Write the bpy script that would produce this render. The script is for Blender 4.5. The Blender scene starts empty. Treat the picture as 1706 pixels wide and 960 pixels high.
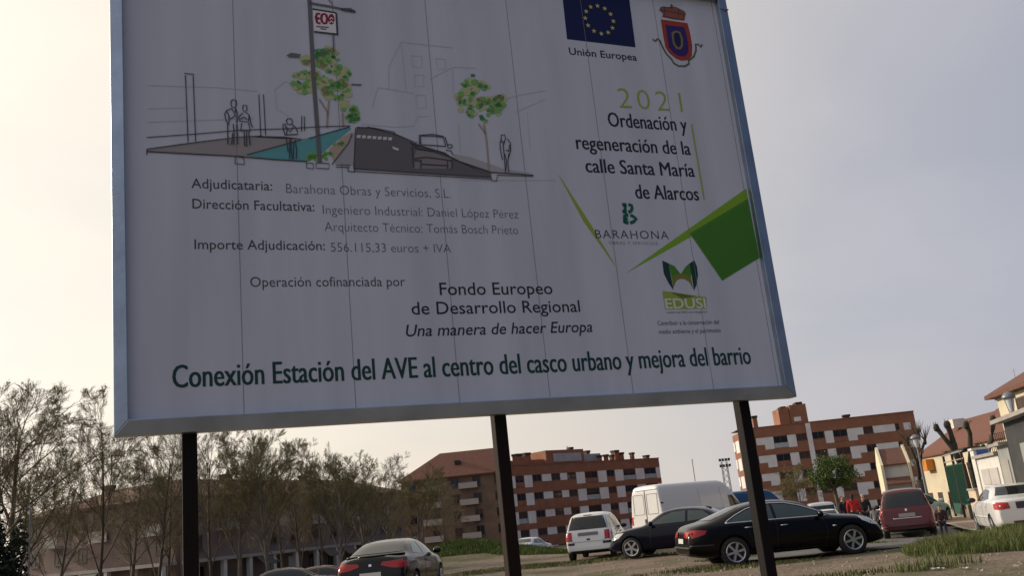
import bpy, bmesh, math, random
import numpy as np
from mathutils import Vector, Matrix
from mathutils.bvhtree import BVHTree

S = bpy.context.scene
COL = S.collection
R_ = math.radians

# ------------------------------------------------------------------ camera
F, EYE = 1528.0, 1.45                      # focal length in photograph pixels (1706 wide), eye height
_up = np.array([-616., 5910., -1528.]); _up /= np.linalg.norm(_up)
_fw = np.array([0., 0., -1.]); _fw -= _up * _fw.dot(_up); _fw /= np.linalg.norm(_fw)
CAM = np.array([np.cross(_fw, _up), _fw, _up])
cd = bpy.data.cameras.new('camera'); cam = bpy.data.objects.new('camera', cd); COL.objects.link(cam)
cd.sensor_width = 36; cd.lens = F / 1706 * 36; cd.clip_start = 0.1; cd.clip_end = 6000
m4 = Matrix([[*CAM[0], 0], [*CAM[1], 0], [*CAM[2], EYE], [0, 0, 0, 1]])
cam.matrix_world = m4
S.camera = cam

# ------------------------------------------------------------------ light
SUN_AZ, SUN_EL = -66.0, 21.0               # degrees clockwise from +Y (the view direction), elevation
w = bpy.data.worlds.new('World'); S.world = w; w.use_nodes = True
nt = w.node_tree; nt.nodes.clear()
def N(nt, typ, **kw):
    n = nt.nodes.new(typ)
    for k, v in kw.items(): setattr(n, k, v)
    return n
def world_sky():
    L = nt.links.new
    out = N(nt, 'ShaderNodeOutputWorld'); bg = N(nt, 'ShaderNodeBackground'); bg.inputs[1].default_value = 0.10
    sky = N(nt, 'ShaderNodeTexSky', sky_type='NISHITA', sun_disc=False)
    sky.sun_elevation = R_(SUN_EL); sky.sun_rotation = R_(SUN_AZ)
    sky.air_density = 1.0; sky.dust_density = 2.2; sky.ozone_density = 1.3; sky.altitude = 600
    tc = N(nt, 'ShaderNodeTexCoord'); sep = N(nt, 'ShaderNodeSeparateXYZ'); L(tc.outputs['Generated'], sep.inputs[0])
    # thin layer of cloud: a noise on the plane of the cloud deck
    zz = N(nt, 'ShaderNodeMath', operation='ADD'); L(sep.outputs[2], zz.inputs[0]); zz.inputs[1].default_value = 0.22
    zm = N(nt, 'ShaderNodeMath', operation='MAXIMUM'); L(zz.outputs[0], zm.inputs[0]); zm.inputs[1].default_value = 0.05
    dx = N(nt, 'ShaderNodeMath', operation='DIVIDE'); L(sep.outputs[0], dx.inputs[0]); L(zm.outputs[0], dx.inputs[1])
    dy = N(nt, 'ShaderNodeMath', operation='DIVIDE'); L(sep.outputs[1], dy.inputs[0]); L(zm.outputs[0], dy.inputs[1])
    cmb = N(nt, 'ShaderNodeCombineXYZ'); L(dx.outputs[0], cmb.inputs[0]); L(dy.outputs[0], cmb.inputs[1])
    nz = N(nt, 'ShaderNodeTexNoise'); nz.inputs['Scale'].default_value = 1.1; nz.inputs['Detail'].default_value = 5
    nz.inputs['Roughness'].default_value = 0.5; nz.inputs['Distortion'].default_value = 0.4
    L(cmb.outputs[0], nz.inputs['Vector'])
    rmp = N(nt, 'ShaderNodeMapRange'); L(nz.outputs[0], rmp.inputs[0])
    rmp.inputs[1].default_value = 0.35; rmp.inputs[2].default_value = 0.68; rmp.inputs[3].default_value = 0.78; rmp.inputs[4].default_value = 1.0
    # light scattered by the veil: towards the sun bright and warm, away from it grey blue
    dt = N(nt, 'ShaderNodeVectorMath', operation='DOT_PRODUCT'); L(tc.outputs['Generated'], dt.inputs[0])
    a, e = R_(SUN_AZ), R_(SUN_EL)
    dt.inputs[1].default_value = (math.sin(a) * math.cos(e), math.cos(a) * math.cos(e), math.sin(e))
    cr = N(nt, 'ShaderNodeValToRGB'); mr = N(nt, 'ShaderNodeMapRange')
    L(dt.outputs['Value'], mr.inputs[0]); mr.inputs[1].default_value = -1; mr.inputs[2].default_value = 1
    L(mr.outputs[0], cr.inputs[0])
    el = cr.color_ramp.elements
    el[0].position = 0.0; el[0].color = SKY[0]
    el[1].position = 1.0; el[1].color = SKY[-1]
    for p, c in zip((0.27, 0.40, 0.58, 0.70, 0.80, 0.90), SKY[1:-1]):
        x = el.new(p); x.color = c
    sc = N(nt, 'ShaderNodeVectorMath', operation='SCALE'); L(cr.outputs[0], sc.inputs[0]); sc.inputs['Scale'].default_value = 10.0
    mx = N(nt, 'ShaderNodeMix', data_type='RGBA'); L(rmp.outputs[0], mx.inputs['Factor'])
    L(sky.outputs[0], mx.inputs['A']); L(sc.outputs[0], mx.inputs['B'])
    # low haze along the horizon evens the colour out
    hz = N(nt, 'ShaderNodeMapRange'); L(sep.outputs[2], hz.inputs[0]); hz.inputs[1].default_value = 0.0; hz.inputs[2].default_value = 0.16
    hz.inputs[3].default_value = 0.75; hz.inputs[4].default_value = 0.0
    hc = N(nt, 'ShaderNodeVectorMath', operation='MULTIPLY'); L(sc.outputs[0], hc.inputs[0]); hc.inputs[1].default_value = (1.06, 1.0, 0.93)
    mh = N(nt, 'ShaderNodeMix', data_type='RGBA'); L(hz.outputs[0], mh.inputs['Factor'])
    L(mx.outputs['Result'], mh.inputs['A']); L(hc.outputs[0], mh.inputs['B'])
    L(mh.outputs['Result'], bg.inputs[0]); L(bg.outputs[0], out.inputs[0])
#        away from the sun ................................................. towards it
SKY = [(.045, .063, .12, 1), (.075, .098, .165, 1), (.385, .412, .51, 1), (.575, .565, .60, 1), (.78, .725, .66, 1), (.98, .89, .77, 1), (1.12, 1.02, .87, 1), (1.35, 1.22, 1.0, 1)]
world_sky()
sl = bpy.data.lights.new('sun', 'SUN'); sl.energy = 3.3; sl.angle = R_(1.0); sl.color = (1, .86, .68)
sun = bpy.data.objects.new('sun', sl); COL.objects.link(sun)
_a, _e = R_(SUN_AZ), R_(SUN_EL)
sdir = Vector((math.sin(_a) * math.cos(_e), math.cos(_a) * math.cos(_e), math.sin(_e)))
sun.rotation_euler = sdir.to_track_quat('Z', 'Y').to_euler()
S.view_settings.view_transform = 'Standard'; S.view_settings.look = 'None'
S.view_settings.exposure = 0.0; S.view_settings.gamma = 1.0; S.view_settings.use_curve_mapping = False
S.cycles.max_bounces = 6; S.cycles.use_denoising = True

# ------------------------------------------------------------------ helpers
def ray(x, y):
    d = CAM @ np.array([x - 853, 480 - y, -F])
    return d / np.linalg.norm(d)
EYEP = np.array([0, 0, EYE])
def at_y(x, y, Y):                          # point on the sight line of a photograph pixel, Y metres ahead
    d = ray(x, y); return EYEP + d * (Y / d[1])
def X_at(x, y, Y): return float(at_y(x, y, Y)[0])
def at_z(x, y, z=0.0):
    d = ray(x, y); return EYEP + d * ((z - EYE) / d[2])
def sm(a, b, x):
    t = min(1, max(0, (x - a) / (b - a))); return t * t * (3 - 2 * t)
def zg(x, y):                               # height of the ground
    z = -0.95 * sm(36, 68, y) - 1.6 * sm(68, 140, y)
    z -= 0.75 * sm(-5, -11, x) * sm(25, 38, y) * (1 - sm(50, 90, y))
    z += 0.95 * math.exp(-((x + 3.6) / 3.4) ** 2 - ((y - 47) / 6) ** 2)
    z -= 0.33 * sm(7.5, 11, x) * sm(22, 30, y)
    z += 0.04 * math.sin(x * .9 + y * .35) * math.sin(y * .5 - x * .2) * sm(8, 16, y) * (1 - sm(40, 60, y))
    return z

MATS = {}
def mat(name, col, rough=.6, metal=0., var=0., scale=8., bump=0., bscale=40., spec=.5, coat=0., var_col=None, stretch=None, bdist=.02):
    if name in MATS: return MATS[name]
    m = bpy.data.materials.new(name); m.use_nodes = True; t = m.node_tree; p = t.nodes['Principled BSDF']
    p.inputs['Base Color'].default_value = (*col, 1); p.inputs['Roughness'].default_value = rough
    p.inputs['Metallic'].default_value = metal; p.inputs['Specular IOR Level'].default_value = spec
    p.inputs['Coat Weight'].default_value = coat; p.inputs['Coat Roughness'].default_value = .04
    if var or bump:
        tc = N(t, 'ShaderNodeTexCoord'); src = tc.outputs['Object']
        if stretch:
            mp = N(t, 'ShaderNodeMapping'); mp.inputs['Scale'].default_value = stretch; t.links.new(src, mp.inputs[0]); src = mp.outputs[0]
    if var:
        nz = N(t, 'ShaderNodeTexNoise'); nz.inputs['Scale'].default_value = scale; nz.inputs['Detail'].default_value = 6
        t.links.new(src, nz.inputs['Vector'])
        r = N(t, 'ShaderNodeMapRange'); t.links.new(nz.outputs[0], r.inputs[0]); r.inputs[1].default_value = .3; r.inputs[2].default_value = .7
        mx = N(t, 'ShaderNodeMix', data_type='RGBA'); t.links.new(r.outputs[0], mx.inputs['Factor'])
        c2 = var_col or tuple(c * (1 - var) for c in col)
        mx.inputs['A'].default_value = (*[min(1, c * (1 + var * .5)) for c in col], 1); mx.inputs['B'].default_value = (*c2, 1)
        t.links.new(mx.outputs['Result'], p.inputs['Base Color'])
    if bump:
        n2 = N(t, 'ShaderNodeTexNoise'); n2.inputs['Scale'].default_value = bscale; n2.inputs['Detail'].default_value = 4
        t.links.new(src, n2.inputs['Vector'])
        b = N(t, 'ShaderNodeBump'); b.inputs['Strength'].default_value = bump; b.inputs['Distance'].default_value = bdist
        t.links.new(n2.outputs[0], b.inputs['Height']); t.links.new(b.outputs[0], p.inputs['Normal'])
    MATS[name] = m; return m
def ink(name, col): return mat('ink ' + name, col, rough=.55, spec=.3)

class MB:
    def __init__(s): s.v = []; s.f = []; s.mi = []
    def add(s, vs, fs, mi=0):
        o = len(s.v); s.v += [tuple(map(float, v)) for v in vs]; s.f += [tuple(i + o for i in f) for f in fs]; s.mi += [mi] * len(fs); return s
    def box(s, a, b, mi=0, M=None):
        x0, y0, z0 = a; x1, y1, z1 = b
        v = [(x0, y0, z0), (x1, y0, z0), (x1, y1, z0), (x0, y1, z0), (x0, y0, z1), (x1, y0, z1), (x1, y1, z1), (x0, y1, z1)]
        if M: v = [M @ Vector(q) for q in v]
        return s.add(v, [(0, 3, 2, 1), (4, 5, 6, 7), (0, 1, 5, 4), (1, 2, 6, 5), (2, 3, 7, 6), (3, 0, 4, 7)], mi)
    def tube(s, pts, rad, n=6, mi=0, cap=True):
        P = [Vector(p) for p in pts]; rings = []
        if not isinstance(rad, (list, tuple)): rad = [rad] * len(P)
        ref = Vector((0.31, 0.17, .93)).normalized()
        vs = []
        for i, p in enumerate(P):
            d = (P[min(i + 1, len(P) - 1)] - P[max(i - 1, 0)]).normalized()
            a = d.cross(ref)
            if a.length < .1: a = d.cross(Vector((1, 0, 0)))
            a.normalize(); b = d.cross(a)
            for k in range(n):
                t = 2 * math.pi * k / n; vs.append(p + (a * math.cos(t) + b * math.sin(t)) * rad[i])
        fs = [(i * n + k, i * n + (k + 1) % n, (i + 1) * n + (k + 1) % n, (i + 1) * n + k) for i in range(len(P) - 1) for k in range(n)]
        if cap: fs += [tuple(range(n - 1, -1, -1)), tuple(range((len(P) - 1) * n, len(P) * n))]
        return s.add(vs, fs, mi)
    def lathe(s, prof, n=24, mi=0, M=None):     # profile of (radius, height) about Z
        vs = [(r * math.cos(2 * math.pi * k / n), r * math.sin(2 * math.pi * k / n), z) for r, z in prof for k in range(n)]
        if M: vs = [M @ Vector(q) for q in vs]
        fs = [(i * n + k, i * n + (k + 1) % n, (i + 1) * n + (k + 1) % n, (i + 1) * n + k) for i in range(len(prof) - 1) for k in range(n)]
        return s.add(vs, fs, mi)
    def prism(s, poly, d, mi=0, M=None):        # polygon in xz, extruded along y from d[0] to d[1]
        n = len(poly); v = [(x, d[0], z) for x, z in poly] + [(x, d[1], z) for x, z in poly]
        if M: v = [M @ Vector(q) for q in v]
        return s.add(v, [tuple(range(n)), tuple(range(2 * n - 1, n - 1, -1))] + [(i, i + n, (i + 1) % n + n, (i + 1) % n) for i in range(n)], mi)
    def build(s, name, mats, parent=None, smooth=False, bevel=0):
        me = bpy.data.meshes.new(name); me.from_pydata(s.v, [], s.f)
        if not isinstance(mats, (list, tuple)): mats = [mats]
        for m in mats: me.materials.append(m)
        if any(s.mi): me.polygons.foreach_set('material_index', s.mi)
        if smooth: me.polygons.foreach_set('use_smooth', [True] * len(me.polygons))
        me.update()
        return link(name, me, parent, bevel)
def link(name, me, parent=None, bevel=0):
    o = bpy.data.objects.new(name, me); COL.objects.link(o); o.parent = parent
    if bevel:
        b = o.modifiers.new('bevel', 'BEVEL'); b.width = bevel; b.segments = 2; b.limit_method = 'ANGLE'; b.angle_limit = R_(40)
    return o
def recalc(o):
    bm = bmesh.new(); bm.from_mesh(o.data); bmesh.ops.recalc_face_normals(bm, faces=bm.faces); bm.to_mesh(o.data); bm.free(); return o
def tag(o, label, cat, group=None, kind=None):
    if label: o['label'] = label
    if cat: o['category'] = cat
    if group: o['group'] = group
    if kind: o['kind'] = kind
    return o
def thing(name, label, cat, loc=(0, 0, 0), rz=0., group=None):
    o = bpy.data.objects.new(name, None); COL.objects.link(o); o.location = loc; o.rotation_euler = (0, 0, rz)
    o.empty_display_size = .2
    return tag(o, label, cat, group)
def struct(o): o['kind'] = 'structure'; return o
KIDS = {}
def copy_tree(o, parent=None):
    c = o.copy(); COL.objects.link(c); c.parent = parent
    for ch in [q for q in COL.objects if q.parent == o]: copy_tree(ch, c)
    return c

# ------------------------------------------------------------------ ground
def ground():
    xs = np.unique(np.concatenate([np.linspace(-3000, -260, 12), np.linspace(-260, -40, 30), np.arange(-40, 40, .8), np.linspace(40, 260, 30), np.linspace(260, 3000, 12)]))
    ys = np.unique(np.concatenate([np.linspace(-1500, -60, 8), np.linspace(-60, 8, 24), np.arange(8, 70, .8), np.linspace(70, 300, 40), np.linspace(300, 5000, 14)]))
    m = MB(); nx = len(xs)
    m.add([(x, y, zg(x, y)) for y in ys for x in xs], [(j * nx + i, j * nx + i + 1, (j + 1) * nx + i + 1, (j + 1) * nx + i) for j in range(len(ys) - 1) for i in range(nx - 1)])
    g = bpy.data.materials.new('trodden earth'); g.use_nodes = True; t = g.node_tree; p = t.nodes['Principled BSDF']; p.inputs['Roughness'].default_value = .95
    p.inputs['Specular IOR Level'].default_value = .2
    tc = N(t, 'ShaderNodeTexCoord')
    def noise(sc, det=6):
        n = N(t, 'ShaderNodeTexNoise'); n.inputs['Scale'].default_value = sc; n.inputs['Detail'].default_value = det; t.links.new(tc.outputs['Object'], n.inputs['Vector']); return n
    def rng(n, a, b):
        r = N(t, 'ShaderNodeMapRange'); t.links.new(n.outputs[0], r.inputs[0]); r.inputs[1].default_value = a; r.inputs[2].default_value = b; return r
    def mix(f, a, b):
        x = N(t, 'ShaderNodeMix', data_type='RGBA'); t.links.new(f.outputs[0], x.inputs['Factor'])
        for k, c in (('A', a), ('B', b)):
            if isinstance(c, tuple): x.inputs[k].default_value = (*c, 1)
            else: t.links.new(c.outputs['Result'], x.inputs[k])
        return x
    c1 = mix(rng(noise(.9), .35, .65), (.215, .165, .125), (.15, .115, .088))
    c2 = mix(rng(noise(5), .45, .75), c1, (.25, .20, .155))
    c3 = mix(rng(noise(.33), .5, .64), c2, (.085, .09, .035))
    c4 = mix(rng(noise(40, 3), .62, .75), c3, (.36, .31, .26))
    t.links.new(c4.outputs['Result'], p.inputs['Base Color'])
    b = N(t, 'ShaderNodeBump'); b.inputs['Strength'].default_value = .9; b.inputs['Distance'].default_value = .06
    t.links.new(noise(9, 8).outputs[0], b.inputs['Height']); t.links.new(b.outputs[0], p.inputs['Normal'])
    struct(m.build('ground', g, smooth=True))
ground()
SD = Vector((.28, .96, 0)).normalized(); SN = Vector((SD.y, -SD.x, 0))     # along the street, and to its right
def st(a, b, z=0.): # a metres along the street, b metres to the right of the boundary line
    p = Vector((16.35, 35.0, 0)) + SD * a + SN * b; return Vector((p.x, p.y, z))
def strip(name, a0, a1, b0, b1, dz, m):
    mb = MB(); na, nb = int((a1 - a0) / 1.2) + 1, max(2, int(abs(b1 - b0) / 1.2))
    vs = []
    for i in range(na + 1):
        for j in range(nb + 1):
            q = st(a0 + (a1 - a0) * i / na, b0 + (b1 - b0) * j / nb); vs.append((q.x, q.y, zg(q.x, q.y) + dz))
    mb.add(vs, [(i * (nb + 1) + j, (i + 1) * (nb + 1) + j, (i + 1) * (nb + 1) + j + 1, i * (nb + 1) + j + 1) for i in range(na) for j in range(nb)])
    return struct(recalc(mb.build(name, m, smooth=True)))
asph = mat('asphalt', (.135, .13, .125), .9, var=.35, scale=2.2, bump=.5, bscale=60)
strip('street', -14, 60, -8.6, -1.25, .03, asph)
pav = mat('pavement tiles', (.30, .22, .17), .85, var=.25, scale=3, bump=.3, bscale=30)
strip('pavement', -14, 60, -1.1, .05, .15, pav)
kerb = mat('kerb stone', (.38, .36, .33), .85, var=.25, scale=5)
strip('kerb_top', -14, 60, -1.25, -1.1, .153, kerb)

# ------------------------------------------------------------------ the site sign
B1 = at_z(190, 729, 2.25 * EYE / 1.55); B2 = at_z(1323, 663, 2.25 * EYE / 1.55)
BU = Vector(B2 - B1).normalized(); BN = Vector((BU.y, -BU.x, 0))          # along the board, and out of it towards the viewer
B1 = Vector(B1); BLEN = (Vector(B2) - B1).length
def bd(x, y):                               # board coordinates (metres along, metres up) of a photographed mark
    d = Vector(ray(x, y)); t = (B1 - Vector(EYEP)).dot(BN) / d.dot(BN); q = Vector(EYEP) + d * t - B1
    return q.dot(BU), q.z
sign = thing('billboard', 'large white construction site billboard in a galvanised frame standing on three dark square posts', 'billboard', B1, math.atan2(BU.y, BU.x))
# local axes: x along the board, y away from the viewer, z up
BT = bd(1185, 3)[1] + .085
lean = bd(183, 0)[0] / bd(183, 0)[1]        # its left edge stands a little out of plumb
TL, TR = (lean * BT, BT), (BLEN, BT)
galv = mat('galvanised steel', (.46, .53, .61), .38, 1., var=.22, scale=3.5, bump=.06, bscale=25)
rust = mat('rusty dark steel', (.006, .006, .008), .65, .0, spec=.12, var=.6, scale=2.5, var_col=(.020, .011, .008), stretch=(3, 3, .35), bump=.25, bscale=30)
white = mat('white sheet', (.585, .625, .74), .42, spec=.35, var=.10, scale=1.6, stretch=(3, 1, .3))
def panel():
    me = MB(); d0, d1 = 0.0, .018
    seams = [(-.0, )]
    m = MB()
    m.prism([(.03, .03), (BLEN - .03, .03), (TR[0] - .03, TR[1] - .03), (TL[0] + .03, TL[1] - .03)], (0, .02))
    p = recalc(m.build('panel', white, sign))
    s = MB(); cx = []
    for (xa, ya), (xb, yb) in (((413, 690), (382, 5)), ((601, 660), (547, 30)), ((768, 600), (702, 20)), ((917, 640), (842, 20)), ((1055, 655), (975, 60)), ((1182, 560), (1098, 110)), ((1290, 600), (1194, 60))):
        a, b = bd(xa, ya), bd(xb, yb); u = (a[0] + b[0]) / 2
        s.box((u - .0017, -.0008, .04), (u + .0017, -.0001, BT - .04))
    s.build('sheet_joint', mat('joint shadow gap', (.2, .2, .22), .8), p)
    return p
PANEL = panel()
def frame():
    W, D0, D1 = .083, -.045, .05
    o = [(0, 0), (BLEN, 0), TR, TL]; c = [Vector((BLEN / 2, 0, BT / 2))]
    i = [(W * .85, W), (BLEN - W, W), (TR[0] - W, TR[1] - W), (TL[0] + W * .85, TL[1] - W)]
    for k in range(4):
        a, b, c_, d = o[k], o[(k + 1) % 4], i[(k + 1) % 4], i[k]
        v = []
        for (x, z), y in [(a, D1), (b, D1), (c_, D1), (d, D1), (a, D0 + .012), (b, D0 + .012), (c_, D0), (d, D0)]:
            v.append((x, y, z))
        # a fold halfway across the face keeps the profile from being a plain bar
        m = MB(); m.add(v, [(0, 1, 2, 3), (7, 6, 5, 4), (0, 4, 5, 1), (1, 5, 6, 2), (2, 6, 7, 3), (3, 7, 4, 0)])
        recalc(m.build('frame_rail', galv, sign, bevel=.004))
frame()
for rr in (bd(1199, 20)[1],):
    jb = MB(); jb.box((BLEN - .082, -.0475, rr), (BLEN - .002, -.03, rr + .006)); jb.build('frame_joint', mat('joint shadow gap', (.2, .2, .22), .8), sign)
for (px, py, pw) in ((316, 725, 23), (838, 690, 26), (1247, 668, 27)):
    u = bd(px, py)[0] if px > 400 else bd(px, py)[0]
    m = MB(); h = .040
    m.box((u - h, .052, -2.7), (u + h, .052 + 2 * h, BT - .05))
    m.build('post', rust, sign, bevel=.006)
    m = MB(); m.box((u - h - .03, .05, -B1.z + .0), (u + h + .03, .05 + 2 * h + .03, -B1.z + .012)); m.build('base_plate', rust, sign)
for z in (.5, 1.6, 2.7):
    m = MB(); m.box((.1, .022, z), (BLEN - .1, .0515, z + .05)); m.build('batten', rust, sign)

# printing: thin sheets of ink on the panel (y < 0 is towards the viewer)
CARD = []
def poly(name, pts, m, lay=1, tess=True):
    q = [bd(*p) for p in pts]; bm = bmesh.new()
    f = bm.faces.new([bm.verts.new((u, -.0006 * lay, z)) for u, z in q]); bmesh.ops.triangulate(bm, faces=[f])
    bmesh.ops.recalc_face_normals(bm, faces=bm.faces)
    for f in bm.faces:
        if f.normal.y > 0: f.normal_flip()
    me = bpy.data.meshes.new(name); bm.to_mesh(me); bm.free(); me.materials.append(m); return link(name, me, PANEL)
def polys(name, lst, m, lay=1):
    mb = MB()
    for pts in lst:
        q = [bd(*p) for p in pts]; bm = bmesh.new(); f = bm.faces.new([bm.verts.new((u, -.0006 * lay, z)) for u, z in q])
        bmesh.ops.triangulate(bm, faces=[f]); bm.verts.index_update()
        mb.add([v.co[:] for v in bm.verts], [[v.index for v in g.verts] for g in bm.faces]); bm.free()
    return mb.build(name, m, PANEL)
def strokes(name, lines, wd, m, lay=3):     # drawn lines: ribbons of the given width in metres
    mb = MB()
    for L in lines:
        q = [Vector(bd(*p)) for p in L]; n = len(q); vs = []
        for i, p in enumerate(q):
            d = q[min(i + 1, n - 1)] - q[max(i - 1, 0)]
            d = d.normalized() if d.length > 1e-6 else Vector((1, 0)); nn = Vector((-d.y, d.x)) * wd / 2
            vs += [(p.x + nn.x, -.0006 * lay, p.y + nn.y), (p.x - nn.x, -.0006 * lay, p.y - nn.y)]
        mb.add(vs, [(2 * i, 2 * i + 1, 2 * i + 3, 2 * i + 2) for i in range(n - 1)])
    return mb.build(name, m, PANEL)
def z_(lst, ox, oy, s): return [(ox + x / s, oy + y / s) for x, y in lst]
def text(s, a, b, cap, m, bold=0., italic=0., space=1., lay=2, name='lettering', fat=0.):
    cu = bpy.data.curves.new('t', 'FONT'); cu.body = s; cu.offset = bold; cu.shear = italic; cu.space_character = space; cu.resolution_u = 3
    o = bpy.data.objects.new('t', cu); COL.objects.link(o)
    dg = bpy.context.evaluated_depsgraph_get(); me = bpy.data.meshes.new_from_object(o.evaluated_get(dg))
    v = np.empty(len(me.vertices) * 3); me.vertices.foreach_get('co', v); v = v.reshape(-1, 3)
    (u0, z0), (u1, z1) = bd(*a), bd(*b); zb = (z0 + z1) / 2
    xm, ym = (a[0] + b[0]) / 2, (a[1] + b[1]) / 2
    ch = bd(xm, ym - cap)[1] - bd(xm, ym)[1]
    x0, x1 = v[:, 0].min(), v[:, 0].max()
    out = np.zeros_like(v); out[:, 0] = u0 + (v[:, 0] - x0) / (x1 - x0) * (u1 - u0); out[:, 2] = zb + v[:, 1] * ch / .695; out[:, 1] = -.0006 * lay
    me.vertices.foreach_set('co', out.ravel()); me.materials.clear(); me.materials.append(m); me.update()
    if fat:                                 # heavier weight: the glyphs doubled a few millimetres aside
        fs = [tuple(p.vertices) for p in me.polygons]; mb = MB()
        for k, dx in enumerate((-fat, 0, fat)): mb.add(out + np.array([dx, -.00008 * k, 0]), fs)
        me.clear_geometry(); me.from_pydata(mb.v, [], mb.f); me.update()
    bpy.data.objects.remove(o); me.name = name
    return link(name, me, PANEL)
blk, dkgreen, grey, lime = ink('near black', (.022, .022, .035)), ink('dark green', (.012, .055, .05)), ink('grey', (.13, .13, .16)), ink('lime', (.30, .42, .07))
midg, leafg, drk = ink('dim black', (.065, .065, .08)), ink('green', (.07, .24, .03)), ink('indigo', (.03, .02, .07))
text('Unión Europea', (948.4, 89.5), (1061.5, 101.5), 11.5, blk, bold=.012)
text('2021', (1032, 179), (1138, 186.6), 33, lime, bold=-.012, space=1.25)
ND = ink('navy', (.018, .025, .045))
text('Ordenación y', (1014.6, 211.5), (1145, 217.5), 23.5, ND, fat=.0022)
text('regeneración de la', (961, 248), (1151, 258), 23, ND, fat=.0022)
text('calle Santa María', (976.5, 286), (1158, 295.4), 23, ND, fat=.0022)
text('de Alarcos', (1059.6, 330), (1165, 334.5), 23.5, ND, fat=.0022)
strokes('accent_line', [[(1152, 206.6), (1173, 332)]], .012, lime)
text('BARAHONA', (992.5, 396), (1114.6, 399.5), 14, midg, bold=-.006, space=1.15)
text('OBRAS Y SERVICIOS', (1014.6, 406.6), (1095.8, 409), 5, grey, bold=-.012, space=1.2)
text('Adjudicataria:', (318.8, 311.7), (453.6, 318.7), 16, midg, bold=.002)
text('Dirección Facultativa:', (320.6, 345.2), (524, 353.9), 16, midg, bold=.002)
text('Importe Adjudicación:', (324, 413.6), (541.5, 418.3), 16, midg, bold=.002)
text('Barahona Obras y Servicios, S.L.', (477, 321), (751, 330.4), 15.5, grey, bold=-.014)
text('Ingeniero Industrial: Daniel López Pérez', (538, 355.5), (864, 364.9), 15, grey, bold=-.014)
text('Arquitecto Técnico: Tomás Bosch Prieto', (541, 383.9), (863.5, 391.4), 15, grey, bold=-.014)
text('556.115,33 euros + IVA', (551.4, 418.6), (751.7, 421.9), 15, grey, bold=-.012)
text('Operación cofinanciada por', (417, 477), (675, 478), 16.5, midg, bold=-.004)
text('Fondo Europeo', (733, 491), (921, 491), 20.5, blk, bold=.004)
text('de Desarrollo Regional', (686, 523), (967, 521), 20.5, blk, bold=.004)
text('Una manera de hacer Europa', (676.7, 559.6), (987.6, 554.4), 19, drk, bold=.006, italic=.22)
text('Conexión Estación del AVE al centro del casco urbano y mejora del barrio', (287.8, 645.8), (1251.9, 607.4), 34.5, dkgreen, fat=.0028)
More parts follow.
